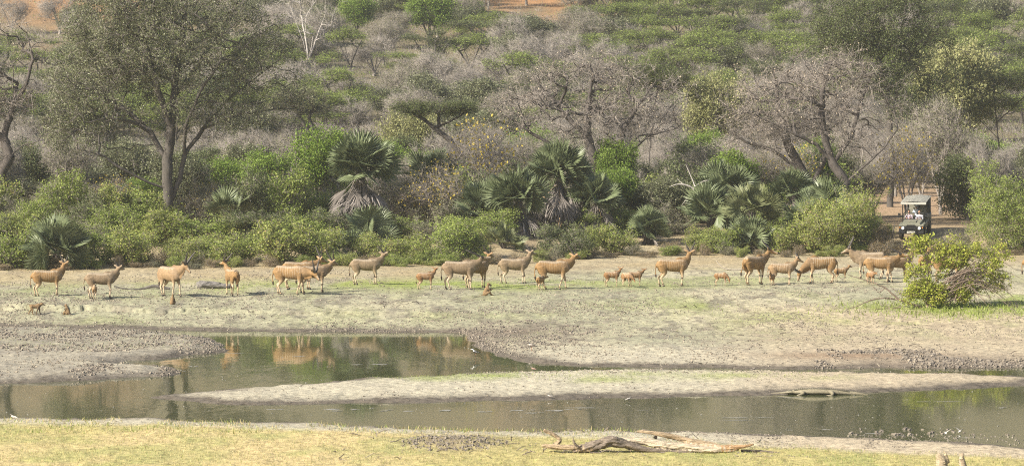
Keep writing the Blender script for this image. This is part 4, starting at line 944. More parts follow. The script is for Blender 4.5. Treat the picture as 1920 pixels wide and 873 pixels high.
def fuse_all():
    dg = bpy.context.evaluated_depsgraph_get(); dg.update()
    for s in SKINS:
        if s[3] is not None: continue
        o, loft, mat, _ = s; me = bpy.data.meshes.new_from_object(o.evaluated_get(dg)); me.name = "skin"
        V = np.concatenate(loft.V); C = np.concatenate(loft.C); kd = kdtree.KDTree(len(V))
        for i, v in enumerate(V): kd.insert(v, i)
        kd.balance(); n = len(me.vertices); co = np.empty(n * 3, np.float32); me.vertices.foreach_get('co', co)
        idx = np.array([kd.find(v)[1] for v in co.reshape(-1, 3)]); c = np.ones((n, 4), np.float32); c[:, :3] = C[idx]
        if loft.post:
            pid = np.concatenate([np.full(len(v), i) for i, v in enumerate(loft.V)])[idx]; c[:, :3] = loft.post(co.reshape(-1, 3) / loft.size, c[:, :3], pid)
        a = me.color_attributes.new('Col', 'FLOAT_COLOR', 'POINT'); a.data.foreach_set('color', c.ravel())
        me.materials.clear(); me.materials.append(mat); s[3] = me
    for s in SKINS:
        if s[0] is not None: old = s[0].data; bpy.data.objects.remove(s[0]); bpy.data.meshes.remove(old); s[0] = None

HIDE = mat_attr("short_hide", 7.0, .24, .72, .22)
HORN = mat_noise("grey_horn", [(.022, .019, .017), (.055, .048, .042), (.09, .078, .066)], 14, .5, .3, (1, 1, 4), False, .4)
def dirv(yaw, pitch): return np.array((math.cos(pitch) * math.cos(yaw), math.cos(pitch) * math.sin(yaw), math.sin(pitch)))
def tint(t, a, b): return np.asarray(a)[None] + (np.asarray(b) - np.asarray(a))[None] * np.clip(t, 0, 1)[:, None]

def eland(H, tone, ny=0, npt=48, hy=0, hp=-28, legs=(0, 0, 0, 0), bull=False, calf=False, stripes=.5, horn=.62, horn_lean=.45, tail=0.0, neck=1.0, ears=1.0):
    """shoulder height H; ny, npt: which way the neck goes; hy, hp: which way the face points (degrees, from straight ahead)"""
    k = H / 1.5; L = Loft(); R = math.radians
    base = np.array({'ochre': (.225, .134, .055), 'grey': (.188, .135, .082), 'rust': (.200, .106, .042), 'tan': (.235, .155, .082)}[tone]); pale = base * .45 + np.array((.42, .35, .26)) * .55; dark = base * .40
    tl = .82 if calf else 1.0; td = .76 if calf else (.96 if bull else .865); tw = .80 if calf else (1.02 if bull else .90)
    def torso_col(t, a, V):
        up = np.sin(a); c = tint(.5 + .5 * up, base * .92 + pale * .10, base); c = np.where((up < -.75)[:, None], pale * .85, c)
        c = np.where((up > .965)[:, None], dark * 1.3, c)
        gy = np.clip((V[:, 0] - .25) / .5, 0, 1); c = c * (1 - .5 * gy[:, None]) + np.array((.20, .155, .115)) * .5 * gy[:, None]  # greys the forequarters: shading of the front end put into the coat colour
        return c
    def stripe_post(co, C, pid):
        x = co[:, 0] / tl + .05 * (co[:, 2] - 1.1); st = (np.mod(x * 8.2, 1) < .24) & (x > -.62) & (x < .52) & (co[:, 2] > .82) & (co[:, 2] < 1.44) & (pid <= 1) & (np.abs(co[:, 1]) > .05)
        return np.where(st[:, None], C * (1 - .6 * stripes) + np.array((.60, .52, .40)) * .6 * stripes, C)
    L.post = stripe_post; L.size = k
    T = [(-.86, 0, 1.22, .10, .15), (-.82, 0, 1.19, .17, .25), (-.70, 0, 1.165, .225, .305), (-.45, 0, 1.13, .25, .335), (-.15, 0, 1.085, .285, .365), (.12, 0, 1.065, .29, .385), (.38, 0, 1.085, .265, .405), (.58, 0, 1.10, .22, .365), (.74, 0, 1.12, .15, .27), (.80, 0, 1.13, .08, .15)]
    if calf: zc = lambda z: 1.0 + (z - 1.0) * .85 + .05
    else: zc = lambda z: z + .05
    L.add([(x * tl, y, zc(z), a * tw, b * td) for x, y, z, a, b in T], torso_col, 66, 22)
    L.add([(.15 * tl, 0, zc(1.36), .06, .06), (.38 * tl, 0, zc(1.43) + (.05 if bull else 0), .10, .09), (.58 * tl, 0, zc(1.38), .07, .06)], base * .8, 10, 10)
    # legs
    def leg_col(front):
        def f(t, a, V):
            z = V[:, 2]; c = tint((.88 - z) / .35, base * .98, pale * 1.35)
            c = np.where(((z < .50) & (z > .40) & (np.sin(a) * (1 if front else 0) > -.2) & front)[:, None], np.array((.07, .05, .04)), c)
            c = np.where(((z < .15) & (z > .10))[:, None], dark, c)
            return np.where((z < .085)[:, None], np.array((.035, .03, .028)), c)
        return f
    lw = .95 if calf else 1.04
    for sx, d in ((1, legs[0]), (-1, legs[1])):
        y = .145 * sx * tw; x = .50 * tl
        L.add([(x - .02, y * 1.05, zc(1.08), .11, .17), (x - .02, y, .84, .085 * lw, .12), (x + d * .35 + .02, y * .95, .62, .058 * lw, .072), (x + d * .6 + .03, y * .9, .45, .05 * lw, .056), (x + d * .78 + .01, y * .9, .30, .034 * lw, .036), (x + d * .96, y * .9, .13, .036 * lw, .04), (x + d + .03, y * .9, .065, .045 * lw, .055), (x + d + .05, y * .9, .005, .05 * lw, .065)], leg_col(True), 26, 10)
    for sx, d in ((1, legs[2]), (-1, legs[3])):
        y = .15 * sx * tw; x = -.55 * tl
        L.add([(x - .06, y * .95, zc(1.14), .13, .27), (x + .0, y * 1.1, .92, .12, .235), (x + .06 + d * .15, y * 1.05, .76, .09 * lw, .15), (x - .02 + d * .4, y, .60, .06 * lw, .085), (x - .14 + d * .6, y * .95, .485, .048 * lw, .062), (x - .11 + d * .8, y * .95, .32, .036 * lw, .042), (x - .07 + d * .97, y * .95, .13, .037 * lw, .042), (x - .03 + d, y * .95, .065, .046 * lw, .055), (x - .01 + d, y * .95, .005, .05 * lw, .065)], leg_col(False), 28, 10)
    # tail with a dark tuft
    L.add([(-.80 * tl, 0, zc(1.30), .045, .045), (-.90 * tl, 0, 1.16, .035, .035), (-.93 * tl - .03, tail * .3, .95, .03, .03), (-.93 * tl - .02, tail * .7, .74, .03, .03), (-.92 * tl - .02, tail, .62, .05, .05), (-.92 * tl, tail, .47, .03, .03)], lambda t, a, V: np.where((t > .68)[:, None], np.array((.05, .035, .03)), base * .95), 16, 8)
    # neck
    npt = npt - 7 if npt > 30 else npt; nd = dirv(R(ny), R(npt)); n0 = np.array((.54 * tl, 0, zc(1.17))); nl = (.70 if not calf else .60) * neck; sidev = np.cross((0, 0, 1.0), nd); sidev = unit(sidev) if np.linalg.norm(sidev) > .05 else np.array((0, 1.0, 0))
    if npt < 0: n0 = np.array((.60 * tl, 0, zc(1.12)))
    fwd0 = np.array((.16, 0, .0)); n1 = n0 + nd * nl; mid = (n0 + n1) / 2 + fwd0 * (.5 if abs(ny) < 60 else .2)
    w = 1.28 if bull else (.82 if calf else 1.04)
    neckc = lambda t, a, V: tint(t, base * .62 + np.array((.18, .145, .11)) * .35, base * 1.02 if tone != 'grey' else base * 1.1)
    L.add([(*(n0 - nd * .12), .20 * w, .30 * w), (*(n0 + nd * .14), .165 * w, .25 * w), (*mid, .125 * w, .17 * w), (*(n1 - nd * .10), .098 * w, .125 * w), (*n1, .09 * w, .11 * w)], neckc, 18, 14, sidev)
    if not calf:
        dw = n0 + nd * .30 + np.array((.12, 0, -.16)) if npt > 0 else n0 + nd * .3 + np.array((.0, 0, -.2))
        g = 1.35 if bull else .8
        L.add([(*(dw + nd * .28), .03, .04), (*(dw + np.array((.02, 0, -.06))), .035 * g, .11 * g), (*(dw - nd * .1 + np.array((0, 0, -.11 * g))), .04 * g, .10 * g), (*(dw - nd * .32 + np.array((-.02, 0, -.10))), .05, .05)], lambda t, a, V: np.where(((t > .35) & (t < .72) & (np.sin(a) < -.6))[:, None], np.array((.09, .06, .05)) if not bull else np.array((.60, .54, .45)), base * .85), 12, 10, sidev)
    # head
    hd = dirv(R(hy), R(hp)); hs = np.cross((0, 0, 1.0), hd); hs = unit(hs); hu = np.cross(hd, hs); hl = (.52 if not calf else .40) * (1.06 if bull else 1)
    h0 = n1 + nd * .03 - hd * .06; q = 1.04 if not calf else .92
    def head_col(t, a, V):
        up = np.sin(a); c = tint(t, base * 1.05, base * .9); c = np.where(((t > .82))[:, None], np.array((.10, .075, .06)), c); c = np.where(((t > .25) & (t < .8) & (up > .7))[:, None], base * .62 if not bull else np.array((.16, .065, .03)), c)
        c = np.where(((t < .42) & (up > .55))[:, None], base * 1.05 if not bull else np.array((.20, .075, .03)), c); return np.where(((t > .45) & (t < .8) & (up < -.2))[:, None], pale, c)
    L.add([(*(h0 - hd * .02), .075 * q, .085 * q), (*(h0 + hd * hl * .2), .098 * q, .118 * q), (*(h0 + hd * hl * .42 - hu * .015), .08 * q, .105 * q), (*(h0 + hd * hl * .7 - hu * .03), .056 * q, .07 * q), (*(h0 + hd * hl * .92 - hu * .035), .054 * q, .058 * q), (*(h0 + hd * hl - hu * .035), .04 * q, .042 * q)], head_col, 20, 12, hs)
    for sgn in (1, -1):   # ears
        e0 = h0 + hu * .06 * q + hs * sgn * .06 * q - hd * .02; ed = unit(hs * sgn * 1.0 + hu * .42 - hd * .25); el = (.30 if calf else .28) * ears
        L.add([(*e0, .03, .03), (*(e0 + ed * el * .35), .035, .075), (*(e0 + ed * el * .7), .03, .062), (*(e0 + ed * el), .012, .018)], lambda t, a, V: np.where((np.abs(np.sin(a)) < .75)[:, None], base * 1.0 + .04, np.array((.42, .33, .25))), 9, 8, -hd)
    horns = []
    if horn > .05:
        for sgn in (1, -1):
            b = h0 + hu * .10 * q + hs * sgn * .055 * q + hd * .03; lean = horn_lean; horn_ = horn * 1.12; d = unit(-hd * lean * 1.5 + hu * 1.0 + hs * sgn * .34); l = horn_
            pts = [b - d * .05, b + d * l * .3 + hs * sgn * .02, b + d * l * .65 + hs * sgn * .035 - hd * .01, b + d * l + hs * sgn * .05 + hd * .01]
            H_ = Loft(); th = 1.25 if bull else 1.0; tw_ = lambda t, a, V: np.tile((.05, .045, .04), (len(V), 1))
            n = 16; q5 = catmull(np.array(pts), n); rr = np.linspace(.062, .018, n) * th * (1 + .13 * np.sin(np.arange(n) * 1.9) * (np.arange(n) < n * .6)); H_.add(np.column_stack((q5, rr, rr)), tw_, n, 8, hs); horns.append(H_)
    M = np.eye(4); M[:3, :3] *= k; L.turn(M)
    for h in horns: h.turn(M)
    return L, horns
def loft_mesh(name, L, mat, sm=True):
    me = bpy.data.meshes.new(name); me.from_pydata(np.concatenate(L.V).tolist(), [], L.F); me.update(); me.materials.append(mat)
    me.polygons.foreach_set('use_smooth', np.full(len(me.polygons), sm)); return me
PENDING = []
def put_eland(label, px, py, yaw, H, tone, group="elands of the herd", cat="eland", name="eland", voxel=.03, **kw):
    L, horns = eland(H, tone, **kw); s = skin(L, voxel, HIDE)
    D = stand(px, py, 110, 260)[1]; x = (px - CXP) / FPX * D
    PENDING.append((name, label, cat, group, x, D, math.radians(yaw), s, horns))
W1 = (.16, -.12, -.10, .14); W2 = (-.10, .12, .16, -.14)
put_eland("ochre cow at the left end of the herd, standing and looking away", 88, 556, 14, 1.50, 'ochre', ny=18, npt=58, hy=62, hp=-5, legs=(.04, -.04, -.08, .06), stripes=.35, horn=.42, horn_lean=.2)
put_eland("grey cow suckling a calf, near the left end of the herd", 188, 560, 8, 1.46, 'grey', ny=14, npt=50, hy=50, hp=-5, legs=(-.02, .02, -.05, .07), stripes=.12, horn=.55, horn_lean=.5)
put_eland("big pale bull with upright horns walking towards the water, facing the camera", 318, 557, -48, 1.66, 'tan', ny=8, npt=38, hy=16, hp=-42, legs=W1, bull=True, stripes=.15, horn=.62, horn_lean=.15)
put_eland("ochre cow seen from behind beside the grey log", 434, 553, 112, 1.52, 'ochre', ny=10, npt=55, hy=20, hp=-2, legs=(.03, -.03, .05, -.05), stripes=.12, horn=.55, horn_lean=.55)
put_eland("large ochre cow lowering its head in front of two others", 545, 553, -12, 1.68, 'ochre', ny=-18, npt=-6, hy=-25, hp=-42, legs=(.10, -.16, -.10, .10), stripes=.40, horn=.60, horn_lean=.55)
put_eland("ochre cow behind the large lowered one, head raised", 586, 549, 16, 1.55, 'tan', ny=10, npt=40, hy=35, hp=-10, legs=(.05, -.06, -.06, .06), stripes=.15, horn=.58, horn_lean=.45)
put_eland("reddish-backed eland mostly hidden behind the crowded pair", 560, 543, 10, 1.62, 'ochre', ny=5, npt=34, hy=25, hp=-14, legs=(-.05, .04, .06, -.05), stripes=.2, horn=.6, horn_lean=.35)
put_eland("slim grey-brown cow alone below the tallest palm, looking away", 686, 534, 8, 1.54, 'grey', ny=16, npt=48, hy=58, hp=0, legs=(-.03, .06, -.07, .05), stripes=.12, horn=.5, horn_lean=.4)
put_eland("grey cow with long swept-back horns touching the one behind it", 862, 543, 4, 1.68, 'grey', ny=6, npt=36, hy=12, hp=12, legs=(-.02, .05, -.10, .10), stripes=.10, horn=.78, horn_lean=.9)
put_eland("ochre cow half hidden behind the long-horned grey cow", 893, 540, 42, 1.60, 'ochre', ny=12, npt=52, hy=20, hp=-4, legs=(.03, -.04, .05, -.05), stripes=.12, horn=.5, horn_lean=.5)
put_eland("grey-brown cow walking with one foreleg lifted", 964, 531, 8, 1.52, 'grey', ny=8, npt=58, hy=40, hp=-6, legs=(.16, -.02, -.12, .10), stripes=.10, horn=.38, horn_lean=.3)
put_eland("big ochre cow striding, a calf suckling under its flank", 1038, 542, 6, 1.70, 'ochre', ny=10, npt=44, hy=45, hp=-2, legs=(.14, -.22, .20, -.14), stripes=.22, horn=.6, horn_lean=.4)
put_eland("ochre cow with short upright horns standing alone, looking away", 1262, 537, 10, 1.62, 'ochre', ny=16, npt=58, hy=68, hp=-2, legs=(.03, -.04, -.10, .05), stripes=.32, horn=.48, horn_lean=.12)
put_eland("ochre cow turned three-quarters away with its tail swung out", 1416, 534, 48, 1.72, 'ochre', ny=-12, npt=48, hy=-52, hp=-12, legs=(.05, -.10, .12, -.10), stripes=.22, horn=.55, horn_lean=.9, tail=.16)
put_eland("young striped eland with short dark horns, facing right", 1467, 534, 6, 1.32, 'tan', ny=4, npt=52, hy=8, hp=-24, legs=(.04, -.10, -.04, .06), stripes=.62, horn=.36, horn_lean=.6)
put_eland("large grazing eland with bold stripes and its head to the ground", 1540, 531, 192, 1.62, 'ochre', ny=2, npt=-42, hy=4, hp=-74, legs=(.14, -.10, .06, -.12), stripes=.60, horn=.58, horn_lean=.25, neck=1.15)
put_eland("grey bull with tall twisted horns and orange brow, facing left", 1632, 523, 176, 1.64, 'grey', ny=4, npt=40, hy=2, hp=-20, legs=(.03, -.03, .05, -.05), bull=True, stripes=.1, horn=.64, horn_lean=.62)
put_eland("ochre cow walking in front of the grey bull", 1651, 530, 2, 1.56, 'ochre', ny=4, npt=26, hy=-6, hp=4, legs=(.20, -.12, -.12, .08), stripes=.28, horn=.68, horn_lean=1.0)
put_eland("tan cow standing at the right of the close group, head high", 1684, 528, 24, 1.56, 'tan', ny=6, npt=50, hy=34, hp=-2, legs=(.03, -.03, .05, -.04), stripes=.12, horn=.55, horn_lean=.35)
put_eland("ochre eland seen through the leaves of the fallen bush", 1736, 524, 70, 1.58, 'ochre', ny=4, npt=48, hy=10, hp=-10, legs=(.03, -.03, .05, -.04), stripes=.15, horn=.55, horn_lean=.5)
put_eland("ochre eland behind the branches of the fallen bush, horns showing", 1778, 530, 4, 1.58, 'ochre', ny=4, npt=36, hy=10, hp=-10, legs=(.08, -.08, .05, -.06), stripes=.2, horn=.62, horn_lean=.7)
put_eland("ochre eland walking out past the fallen bush", 1948, 529, 6, 1.55, 'ochre', ny=4, npt=46, hy=10, hp=-10, legs=(.08, -.08, .05, -.06), stripes=.2, horn=.5, horn_lean=.5)
CG = "eland calves of the herd"
def put_calf(label, px, py, yaw, H, **kw):
    kw.setdefault('stripes', .62); put_eland(label, px, py, yaw, H, kw.pop('tone', 'rust'), CG, "eland calf", "eland_calf", .024, calf=True, horn=0, **kw)
put_calf("lone rusty calf with fine white stripes, looking away", 798, 544, 10, 1.06, ny=14, npt=58, hy=60, hp=0, legs=(.02, -.03, -.08, .05))
put_calf("rusty calf at the left of the group of three calves", 1148, 537, 8, .96, ny=16, npt=56, hy=62, hp=0, legs=(.02, -.03, -.08, .05))
put_calf("rusty calf nosing the ground in the middle of the three calves", 1176, 539, -50, .88, ny=10, npt=-38, hy=14, hp=-60, legs=(.04, -.03, -.04, .05))
put_calf("rusty calf at the right of the group of three calves", 1192, 536, 14, .90, ny=12, npt=46, hy=58, hp=4, legs=(.02, -.04, -.06, .06))
put_calf("small dark rusty calf grazing alone with its head hidden", 1353, 536, -8, .82, ny=-14, npt=-52, hy=-20, hp=-80, legs=(.08, -.02, -.10, .04))
put_calf("tiny calf facing the camera below the striped young eland", 1448, 535, -108, .74, ny=0, npt=52, hy=-6, hp=-20, legs=(.02, -.02, -.03, .03))
put_calf("fawn calf standing among twigs behind the grazing eland", 1578, 528, 12, .86, ny=8, npt=44, hy=14, hp=-8, legs=(.02, -.04, -.06, .06), tone='ochre')
put_calf("calf with its head under the grey cow at the left", 176, 562, 96, .86, ny=10, npt=8, hy=40, hp=0, legs=(.02, -.02, -.03, .03), tone='tan', stripes=.3)
put_calf("bright fawn calf suckling behind the striding cow", 1014, 543, 62, .84, ny=-12, npt=6, hy=-10, hp=8, legs=(.03, -.03, -.05, .03), tone='ochre', stripes=.3)
put_calf("rusty calf half hidden under the walking ochre cow", 1634, 533, -70, .84, ny=10, npt=10, hy=10, hp=-30, legs=(.03, -.03, -.05, .03), stripes=.45)

# --- baboons
FUR = mat_attr("monkey_fur", 22.0, .25, .9, .1)
def baboon_walk(H=.55):
    L = Loft(); c = (.19, .128, .070); d = (.12, .085, .052); f = (.10, .075, .06)
    L.add([(-.30, 0, .50, .07, .08), (-.20, 0, .50, .105, .12), (0, 0, .49, .10, .115), (.20, 0, .52, .115, .14), (.30, 0, .53, .08, .10)], c, 14, 12)
    L.add([(.26, 0, .55, .075, .09), (.36, 0, .60, .06, .07)], c, 5, 10); L.add([(.32, 0, .62, .06, .07), (.40, 0, .63, .075, .08), (.47, 0, .60, .05, .05), (.55, 0, .565, .042, .036), (.58, 0, .56, .03, .025)], lambda t, a, V: np.where((t > .5)[:, None], f, c), 12, 10)
    for s, dx in ((1, .10), (-1, -.12)): L.add([(.20, .08 * s, .50, .06, .08), (.20 + dx * .4, .085 * s, .34, .045, .05), (.19 + dx * .8, .08 * s, .18, .032, .034), (.20 + dx, .08 * s, .04, .028, .03), (.25 + dx, .08 * s, .012, .032, .014)], lambda t, a, V: np.where((t > .75)[:, None], f, d), 14, 8)
    for s, dx in ((1, -.12), (-1, .12)): L.add([(-.22, .08 * s, .48, .07, .09), (-.17 + dx * .3, .09 * s, .33, .055, .06), (-.24 + dx * .7, .085 * s, .17, .034, .038), (-.23 + dx, .085 * s, .04, .03, .032), (-.15 + dx, .085 * s, .012, .032, .014)], lambda t, a, V: np.where((t > .8)[:, None], f, c), 14, 8)
    L.add([(-.30, 0, .54, .03, .03), (-.38, 0, .62, .024, .024), (-.44, 0, .60, .022, .022), (-.47, 0, .46, .02, .02), (-.46, 0, .34, .018, .018)], d, 12, 7); return L
def baboon_sit(fold=1.0, groom=False):
    L = Loft(); c = (.19, .128, .070); d = (.13, .09, .052); f = (.10, .075, .06)
    L.add([(-.06, 0, .03, .11, .10), (-.07, 0, .12, .135, .125), (-.02, 0, .26, .12, .12), (.04, 0, .40, .11, .105), (.07, 0, .50, .075, .07)], c, 14, 12, (0, 1, 0))
    L.add([(.06, 0, .50, .06, .06), (.09, 0, .56, .055, .06)], c, 4, 10); L.add([(.04, 0, .60, .055, .06), (.11, 0, .60, .075, .08), (.18, 0, .565, .05, .05), (.26, 0, .53, .038, .034), (.28, 0, .525, .026, .022)], lambda t, a, V: np.where((t > .5)[:, None], f, c), 12, 10)
    for s in (1, -1):
        if groom: L.add([(.06, .10 * s, .43, .05, .055), (.16, .12 * s, .30, .04, .04), (.26, .06 * s, .33, .032, .032), (.31, .03 * s, .36, .03, .024)], d, 12, 8)
        else: L.add([(.06, .10 * s, .43, .05, .055), (.10, .12 * s, .26, .04, .042), (.14, .08 * s, .10, .03, .03), (.20, .07 * s, .018, .034, .018)], d, 12, 8)
        L.add([(-.04, .10 * s, .10, .075, .085), (.14, .13 * s, .20, .06, .06), (.20, .12 * s, .12, .042, .042), (.17 + .14 * fold, .10 * s, .03, .03, .03), (.27 + .16 * fold, .10 * s, .016, .034, .016)], lambda t, a, V: np.where((t > .8)[:, None], f, c), 14, 8)
    L.add([(-.14, 0, .05, .03, .03), (-.26, .03, .03, .024, .024), (-.38, .10, .022, .02, .02)], d, 8, 7); return L
def put_baboon(label, px, py, yaw, L, size):
    M = np.eye(4); M[:3, :3] *= size; L.turn(M); s = skin(L, .016 * max(size, 1), FUR); D = stand(px, py, 110, 260)[1]; PENDING.append(("baboon", label, "baboon", "baboons on the plain", (px - CXP) / FPX * D, D, math.radians(yaw), s, []))
put_baboon("baboon walking on all fours at the left end", 64, 579, 8, baboon_walk(), .95)
put_baboon("baboon sitting upright between the lone cow and the grey cow", 125, 578, 160, baboon_sit(.5), .88)
put_baboon("orange baboon sitting with its back turned below the bull", 322, 571, 80, baboon_sit(.3), .86)
put_baboon("larger grey-brown baboon sitting hunched with a leg stretched out", 912, 554, 12, baboon_sit(1.2, True), 1.1)

# --- crocodile
CROC = mat_attr("croc_hide", 12, .3, .6, .3)
def build_croc():
    L = Loft(); top = np.array((.085, .082, .058)); bot = np.array((.21, .185, .125))
    col = lambda t, a, V: np.where((np.sin(a) > .15)[:, None], top[None] * (.8 + .45 * (np.sin(V[:, :1] * 21) > .2)), bot)
    L.add([(-2.2, 0, .07, .02, .05), (-1.7, 0, .11, .06, .10), (-1.1, 0, .15, .12, .15), (-.5, 0, .19, .24, .18), (.2, 0, .21, .31, .20), (.8, 0, .20, .24, .18), (1.15, 0, .19, .16, .13)], col, 44, 16)
    L.add([(1.05, 0, .19, .15, .12), (1.3, 0, .19, .17, .11), (1.55, 0, .15, .11, .07), (1.9, 0, .12, .085, .05), (2.1, 0, .11, .08, .045), (2.16, 0, .11, .05, .03)], col, 22, 14)
    for s in (1, -1):
        L.add([(1.27, .09 * s, .28, .035, .035), (1.36, .09 * s, .29, .03, .03)], top, 4, 8)
        for x, o in ((.75, .2), (-.55, -.2)): L.add([(x, .20 * s, .20, .09, .10), (x - .05, .38 * s, .16, .075, .08), (x + .08 + o * .4, .47 * s, .08, .055, .06), (x + .26, .46 * s, .04, .07, .03), (x + .36, .45 * s, .03, .06, .015)], bot * .95, 12, 9)
    g = Geo()
    for k in range(40):
        x = -2.1 + k * .082; hgt = .085 if x < -.3 else .05; z0 = float(np.interp(x, [-2.2, -1.7, -1.1, -.5, .2, .8, 1.2], [.11, .20, .29, .36, .40, .37, .31])) - .02
        for y in ((0,) if x < -1.3 else (-.08, .08) if x < -.4 else (-.14, 0, .14)):
            V = [(x - .045, y - .025, z0), (x + .045, y - .025, z0), (x + .045, y + .025, z0), (x - .045, y + .025, z0), (x - .025, y, z0 + hgt)]; n = len(V); g.add(np.array(V), np.array([(0, 1, 4), (1, 2, 4), (2, 3, 4), (3, 0, 4)]))
    return L, g
CL, CG_ = build_croc(); croc_skin = skin(CL, .03, CROC)

# --- driftwood, logs and stumps
WOOD = mat_attr("weathered_wood", 1.0, .6, .9, .1, 1.0, (3, 22, 30))
def wood(ctrls, cols, voxel, seg=14, rough=.10):
    L = Loft()
    for i, (c, k) in enumerate(zip(ctrls, cols)): L.add(c, k, max(8, len(c) * 4), seg, (0, 1, .2), rough, i + 3)
    return skin(L, voxel, WOOD, 1, .3)
PALEW = (.44, .37, .27); TANW = (.34, .26, .17); DKW = (.19, .155, .122); ORW = (.34, .22, .12); GRW = (.20, .185, .17)
D0 = stand(1210, 846, 100, 260)[1]; K = D0 / FPX
def pl(pts): return [((a - 1210) * K, y, (852 - b) * K * .82 - .04, rx * K * .8, rz * K * .72) for a, b, y, rx, rz in pts]
drift = wood([pl([(1020, 799, .1, 4, 4), (1030, 804, .1, 6, 5), (1042, 812, .1, 6, 5), (1050, 822, .05, 5, 5), (1042, 830, 0, 7, 6)]), pl([(1016, 834, 0, 4, 4), (1045, 836, -.05, 8, 7), (1080, 838, -.1, 8, 6), (1110, 842, -.1, 7, 5)]), pl([(1074, 843, -.05, 8, 8), (1100, 838, -.05, 14, 12), (1128, 829, 0, 16, 13), (1150, 824, 0, 16, 14), (1178, 833, .1, 13, 10), (1215, 843, .1, 10, 6), (1270, 848, .1, 7, 4), (1300, 850, .1, 4, 2)]),
              pl([(1166, 822, .45, 8, 5), (1200, 826, .4, 12, 9), (1235, 832, .3, 13, 9), (1270, 836, .25, 13, 9), (1315, 842, .15, 13, 9), (1355, 842, .1, 11, 8), (1385, 840, .1, 8, 6)]), pl([(1196, 805, .6, 3, 3), (1212, 806, .58, 5, 4), (1240, 811, .5, 7, 6), (1275, 820, .5, 8, 7), (1315, 831, .35, 10, 8), (1350, 838, .2, 9, 7)]), pl([(1352, 841, .1, 9, 8), (1378, 838, .05, 8, 6), (1398, 835, 0, 5, 4), (1413, 830, 0, 2, 2)]), pl([(1084, 836, -.25, 4, 4), (1077, 826, -.3, 3, 3), (1074, 815, -.3, 1.5, 1.5)]),
              pl([(1390, 846, .2, 4, 3), (1430, 848, .2, 4, 3), (1470, 853, .2, 3, 2), (1520, 856, .2, 2, 1.5)]), pl([(1230, 822, .7, 4, 6), (1232, 815, .7, 3, 3)])],
             [TANW, TANW, DKW, PALEW, TANW, ORW, DKW, DKW, DKW], .014, 20, .17)
Dl = stand(395, 541, 100, 260)[1]; Kl = Dl / FPX
def pl2(pts, x0, y0, k): return [((a - x0) * k, y, (y0 - b) * k, rx * k, rz * k) for a, b, y, rx, rz in pts]
greylog = wood([pl2([(370, 535, 0, 5, 5), (378, 533, 0, 8, 7), (400, 535, .1, 7, 6), (425, 537, .2, 6, 5), (432, 537, .2, 4, 4)], 400, 541, Kl), pl2([(376, 531, .1, 4, 4), (395, 530, .1, 4, 3), (412, 531, .1, 3, 2)], 400, 541, Kl)], [GRW, (.18, .165, .155)], .03, 12, .14)
branch_a = wood([pl2([(214, 536, 0, 1.4, 1.2), (228, 540, 0, 1.8, 1.4), (250, 542, 0, 2, 1.5), (268, 541, .1, 2.4, 2), (285, 537, .1, 3, 3), (300, 538, .1, 3.5, 3), (318, 541, .1, 3, 2)], 265, 543, Kl)], [(.13, .118, .105)], .02, 9, .08)
Dw = stand(1370, 507, 100, 260)[1]; Kw = Dw / FPX
branch_w = wood([pl2([(1343, 489, 0, 1, 1), (1350, 497, 0, 1.3, 1.2), (1360, 504, 0, 1.5, 1.4), (1378, 506, .1, 1.6, 1.4), (1400, 505, .3, 1.6, 1.4), (1412, 506, .4, 1.2, 1.0)], 1370, 507, Kw)], [(.42, .37, .30)], .02, 8, .05)
Ds = stand(1760, 880, 100, 260)[1]; Ks = Ds / FPX
stump_a = wood([pl2([(1768, 905, 0, 22, 14), (1766, 880, 0, 17, 12), (1764, 862, 0, 10, 9), (1757, 855, 0, 5, 5)], 1765, 902, Ks), pl2([(1776, 870, 0, 5, 5), (1773, 855, 0, 3, 3), (1773, 850, 0, 1, 1)], 1765, 902, Ks)], [(.36, .29, .20)] * 2, .02, 10, .10)
stump_b = wood([pl2([(1806, 905, 0, 13, 10), (1806, 880, 0, 9, 8), (1803, 862, 0, 6, 5), (1805, 852, 0, 3, 3)], 1806, 902, Ks)], [(.34, .27, .19)], .02, 10, .12)
Dd = 247.5; Kd = Dd / FPX
def wd(pts): return [((a - 1305) * Kd, y, (392 - b) * Kd, r_ * Kd * .7, r_ * Kd * .7) for a, b, y, r_ in pts]
bleached = wood([wd([(1320, 392, 0, 3), (1312, 372, 0, 3), (1298, 352, 0, 2.6), (1275, 345, -.1, 2), (1255, 350, -.2, 1)]), wd([(1308, 365, 0, 2.4), (1300, 340, .1, 2), (1292, 322, .1, 1.6), (1286, 308, .1, .8)]), wd([(1300, 352, 0, 2), (1318, 340, -.2, 1.6), (1330, 338, -.2, 1)]), wd([(1310, 370, 0, 1.8), (1290, 372, -.2, 1.5), (1278, 384, -.3, .8)]), wd([(1283, 347, 0, 1.5), (1270, 335, .2, .8)]), wd([(1314, 378, .2, 1.5), (1300, 384, .3, 1.0), (1288, 392, .3, .6)])], [(.40, .37, .33)] * 6, .022, 8, .05)

